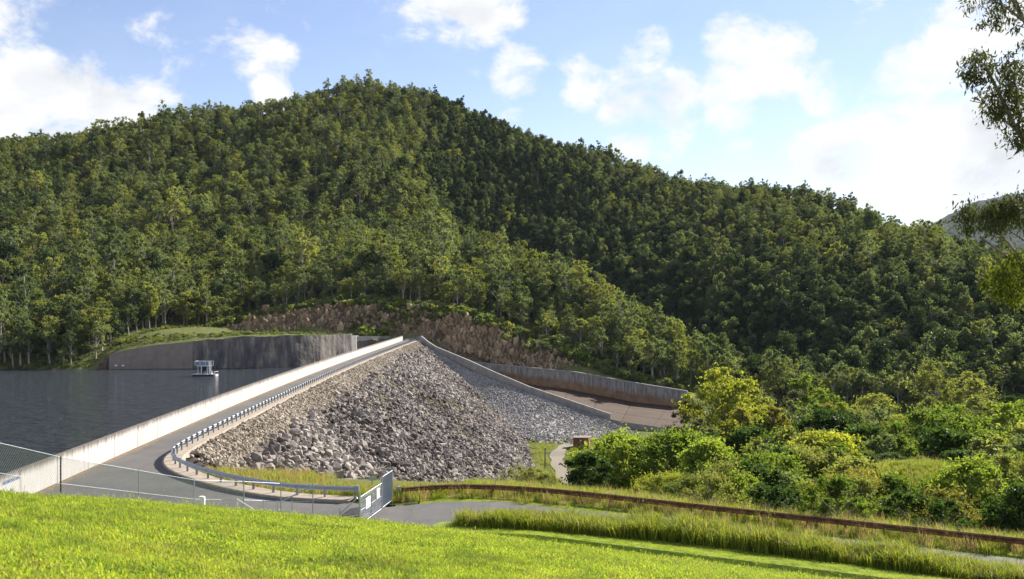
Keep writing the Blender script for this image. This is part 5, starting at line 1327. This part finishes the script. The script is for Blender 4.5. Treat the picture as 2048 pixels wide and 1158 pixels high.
# ------------------------------------------------------------------ grasses
def tuft(seed, n, h, spread, w, mat, lean=.5, seedhead=False):
    r = np.random.default_rng(seed); V, F = [], []
    for i in range(n):
        a = r.random()*6.283; d = np.array((math.cos(a), math.sin(a))); p = r.normal(size=2)*spread
        hh = h*r.uniform(.55, 1.1); le = lean*r.uniform(.3, 1.2)*hh; ww = w*r.uniform(.7, 1.3); s = np.array((-d[1], d[0]))*ww/2
        m1 = p+d*le*.3; tip = p+d*le; b = len(V)
        V += [(*(p-s), -.02), (*(p+s), -.02), (*(m1+s*.8), hh*.6), (*(m1-s*.8), hh*.6), (*tip, hh*(.95 if le < hh*.6 else .8))]
        F += [(b, b+1, b+2, b+3), (b+3, b+2, b+4)]
    return mesh_np('tuft', V, F, mat)
def build_grass():
    rng = np.random.default_rng(8)
    # lawn
    T = [tuft(20+i, 44, .036, .12, .008, MAT['grass'], 1.7) for i in range(4)]+[tuft(30+i, 34, .028, .12, .019, MAT['grass'], 1.5) for i in range(4)]
    P_, S_ = [], []
    n = 115000; Y = 7+(58-7)*rng.random(n)**1.25; U = rng.uniform(-160, 2200, n); X = (U-1024)/FPX*Y
    e = np.interp(U, _eu, _ee); z = lawnz(X, Y); ok = (Y < e+3.5) & (z > .1)
    X, Y, z = X[ok], Y[ok], z[ok]; n = len(X); s = rng.uniform(.7, 1.3, n)*(1+.35*fbm(X*.5, Y*.5, 3, 3))*np.interp(Y, [8, 20, 50], [.95, 1.1, 1.5])
    o = scatter('lawn_grass', np.stack([X, Y, z], 1), np.stack([rng.normal(0, .15, n), rng.normal(0, .15, n), rng.uniform(0, 6.28, n)], 1), s, np.where(fbm(X*.7, Y*.7, 3, 6)+rng.normal(0, .3, n) > .1, rng.integers(4, 8, n), rng.integers(0, 4, n)), T)
    tag(o, 'short bright green grass covering the lawn bank', 'grass', kind='stuff')
    # mown verge
    n = 26000; U = rng.uniform(842, 2250, n); b = bankY(U); q = rng.random(n)**1.0*14-.15; Y = b+q; X = (U-1024)/FPX*Y
    rd = pdist(X, Y, RUST); road = in_poly(X, Y, ROADPOLY)
    ok = (~road) & (~in_poly(X, Y, TALLPOLY)) & (Y < np.interp(X/Y, RUST[:, 0]/RUST[:, 1], RUST[:, 1])+1.2); X, Y, q = X[ok], Y[ok], q[ok]; n = len(X)
    z = strip_z(X, Y); s = np.where(q < .3, .5, .8)*rng.uniform(.7, 1.3, n)
    o = scatter('verge_grass', np.stack([X, Y, z], 1), np.stack([rng.normal(0, .15, n), rng.normal(0, .15, n), rng.uniform(0, 6.28, n)], 1), s, rng.integers(0, 7, n), T)
    tag(o, 'mown grass of the verge between the lawn bank and the rusty rail', 'grass', kind='stuff')
    # tall grass hedge between lawn and access road
    TT = [tuft(50+i, 40, 1.0, .2, .034, MAT['tallgrass'], .75) for i in range(4)]+[tuft(60+i, 18, 1.2, .2, .018, MAT['drygrass'], .45) for i in range(2)]
    n = 1900; k = rng.random(n); fr = np.array(TALL_F); bk = np.array(TALL_B); t = rng.random(n)
    A = np.stack([np.interp(t, np.linspace(0, 1, len(fr)), fr[:, j]) for j in (0, 1)], 1); B = np.stack([np.interp(t, np.linspace(0, 1, len(bk)), bk[:, j]) for j in (0, 1)], 1)
    p = A*(1-k[:, None])+B*k[:, None]; s = rng.uniform(.6, 1.15, n)*(1+.45*fbm(p[:, 0]*.55, p[:, 1]*.55, 2, 5))
    o = scatter('tall_grass', np.stack([p[:, 0], p[:, 1], .05+0*s], 1), np.stack([rng.normal(0, .12, n), rng.normal(0, .12, n), rng.uniform(0, 6.28, n)], 1), s, rng.choice([0, 1, 2, 3, 0, 1, 2, 3, 0, 1, 2, 3, 4], n), TT)
    tag(o, 'hedge-like band of tall yellow-green grass beside the access road', 'grass', kind='stuff')
    # dry seeding grass along the rusty rail and rough grass behind both rails
    P_, S_, I_ = [], [], []
    for line, cnt, lo, hi, dry in ((RUST, 900, -.9, 1.2, .75), (RUST, 3200, .8, 14, .25), (RAIL[-26:], 900, 1.4, 11, .6), (np.array([(-10, 62.6), (-7.5, 63.2)]), 160, .3, 6, .3)):
        i = rng.integers(0, len(line), cnt); nn = -normals2(line)[i]; d = lo+(hi-lo)*rng.random(cnt)**1.3
        q = line[i]+nn*d[:, None]+rng.normal(size=(cnt, 2))*.7
        z = valley(q[:, 0], q[:, 1]); z = np.where(z > -.2, .03, z)
        ok = (z_dam(q[:, 0], q[:, 1]) < z+.3) & ~in_poly(q[:, 0], q[:, 1], ROADPOLY) & (pdist(q[:, 0], q[:, 1], RAIL) > 1.0); q, z = q[ok], z[ok]
        P_.append(np.stack([q[:, 0], q[:, 1], z], 1)); S_.append(rng.uniform(.5, 1.0, len(q))*(.75 if hi < 2 else 1.0)); I_.append(np.where(rng.random(len(q)) < dry, rng.integers(4, 6, len(q)), rng.integers(0, 4, len(q))))
    X = rng.normal(46, 8, 3600); Y = rng.normal(108, 8, 3600); P_.append(np.stack([X, Y, valley(X, Y)], 1)); S_.append(rng.uniform(.3, .6, 3600)); I_.append(rng.integers(0, 4, 3600))
    # rough grass on the valley floor near the track and on the clearing
    cnt = 6000; X = rng.uniform(-5, 60, cnt); Y = rng.uniform(100, 290, cnt); z = valley(X, Y)
    ok = (z_dam(X, Y) < z+.2) & (pdist(X, Y, TRACK) > 2.0); P_.append(np.stack([X, Y, z], 1)[ok]); S_.append(rng.uniform(.5, 1.2, ok.sum())); I_.append(rng.choice([0, 1, 2, 3, 4], ok.sum()))
    gp = GAPS[0][rng.integers(0, len(GAPS[0]), 260)]; gp = np.concatenate([gp, gp+rng.normal(size=gp.shape)*np.array((.5, .8, 0))]); P_.append(gp); S_.append(rng.uniform(.2, .5, len(gp))); I_.append(rng.integers(0, 5, len(gp)))
    P_, S_, I_ = np.concatenate(P_), np.concatenate(S_), np.concatenate(I_); n = len(P_)
    o = scatter('rough_grass', P_, np.stack([rng.normal(0, .15, n), rng.normal(0, .15, n), rng.uniform(0, 6.28, n)], 1), S_, I_, TT)
    tag(o, 'rough dry grass along the guard rails and on the valley floor', 'grass', kind='stuff')
TRACK = np.array([(16, 279), (13.5, 268), (11.3, 256), (11.2, 241), (11.6, 226), (12.2, 214), (15, 207), (22, 200)], float)
ROADPOLY = [(-8.6, 60.3), (-6.5, 61.0), (-4.3, 62.3), (-.6, 62.3), (2.9, 60.2), (7.9, 57.4), (19.8, 50.6), (30, 44.6), (38, 39.5), (36, 36), (28, 41), (19, 47), (8, 53.4), (0, 56.4), (-3.6, 54.6), (-8.5, 53.0), (-30, 48), (-30, 61), (-20, 64), (-10, 62)]
TALL_F = [(-3.1, 55.0), (2, 53.6), (8.2, 51.6), (14, 48.2), (19.2, 44.5), (26, 39.5)]
TALL_B = [(-2.6, 56.6), (3, 55.6), (9.4, 53.4), (15, 49.9), (20.4, 46.3), (27.2, 41.5)]
TALLPOLY = TALL_F+TALL_B[::-1]
build_grass()

# ------------------------------------------------------------------ air
def build_haze():
    m, nt, out = new_mat('haze_air')
    v = nd(nt, 'ShaderNodeVolumePrincipled', {'Color': (.70, .84, 1.0), 'Density': HAZE, 'Anisotropy': 0.0})
    nt.links.new(v.outputs[0], out.inputs['Volume'])
    b = MB(); b.box((0, 4500, 380), (16000, 10000, 840)); o = b.build('haze', m); tag(o, kind='stuff')
HAZE = .000018
build_haze()
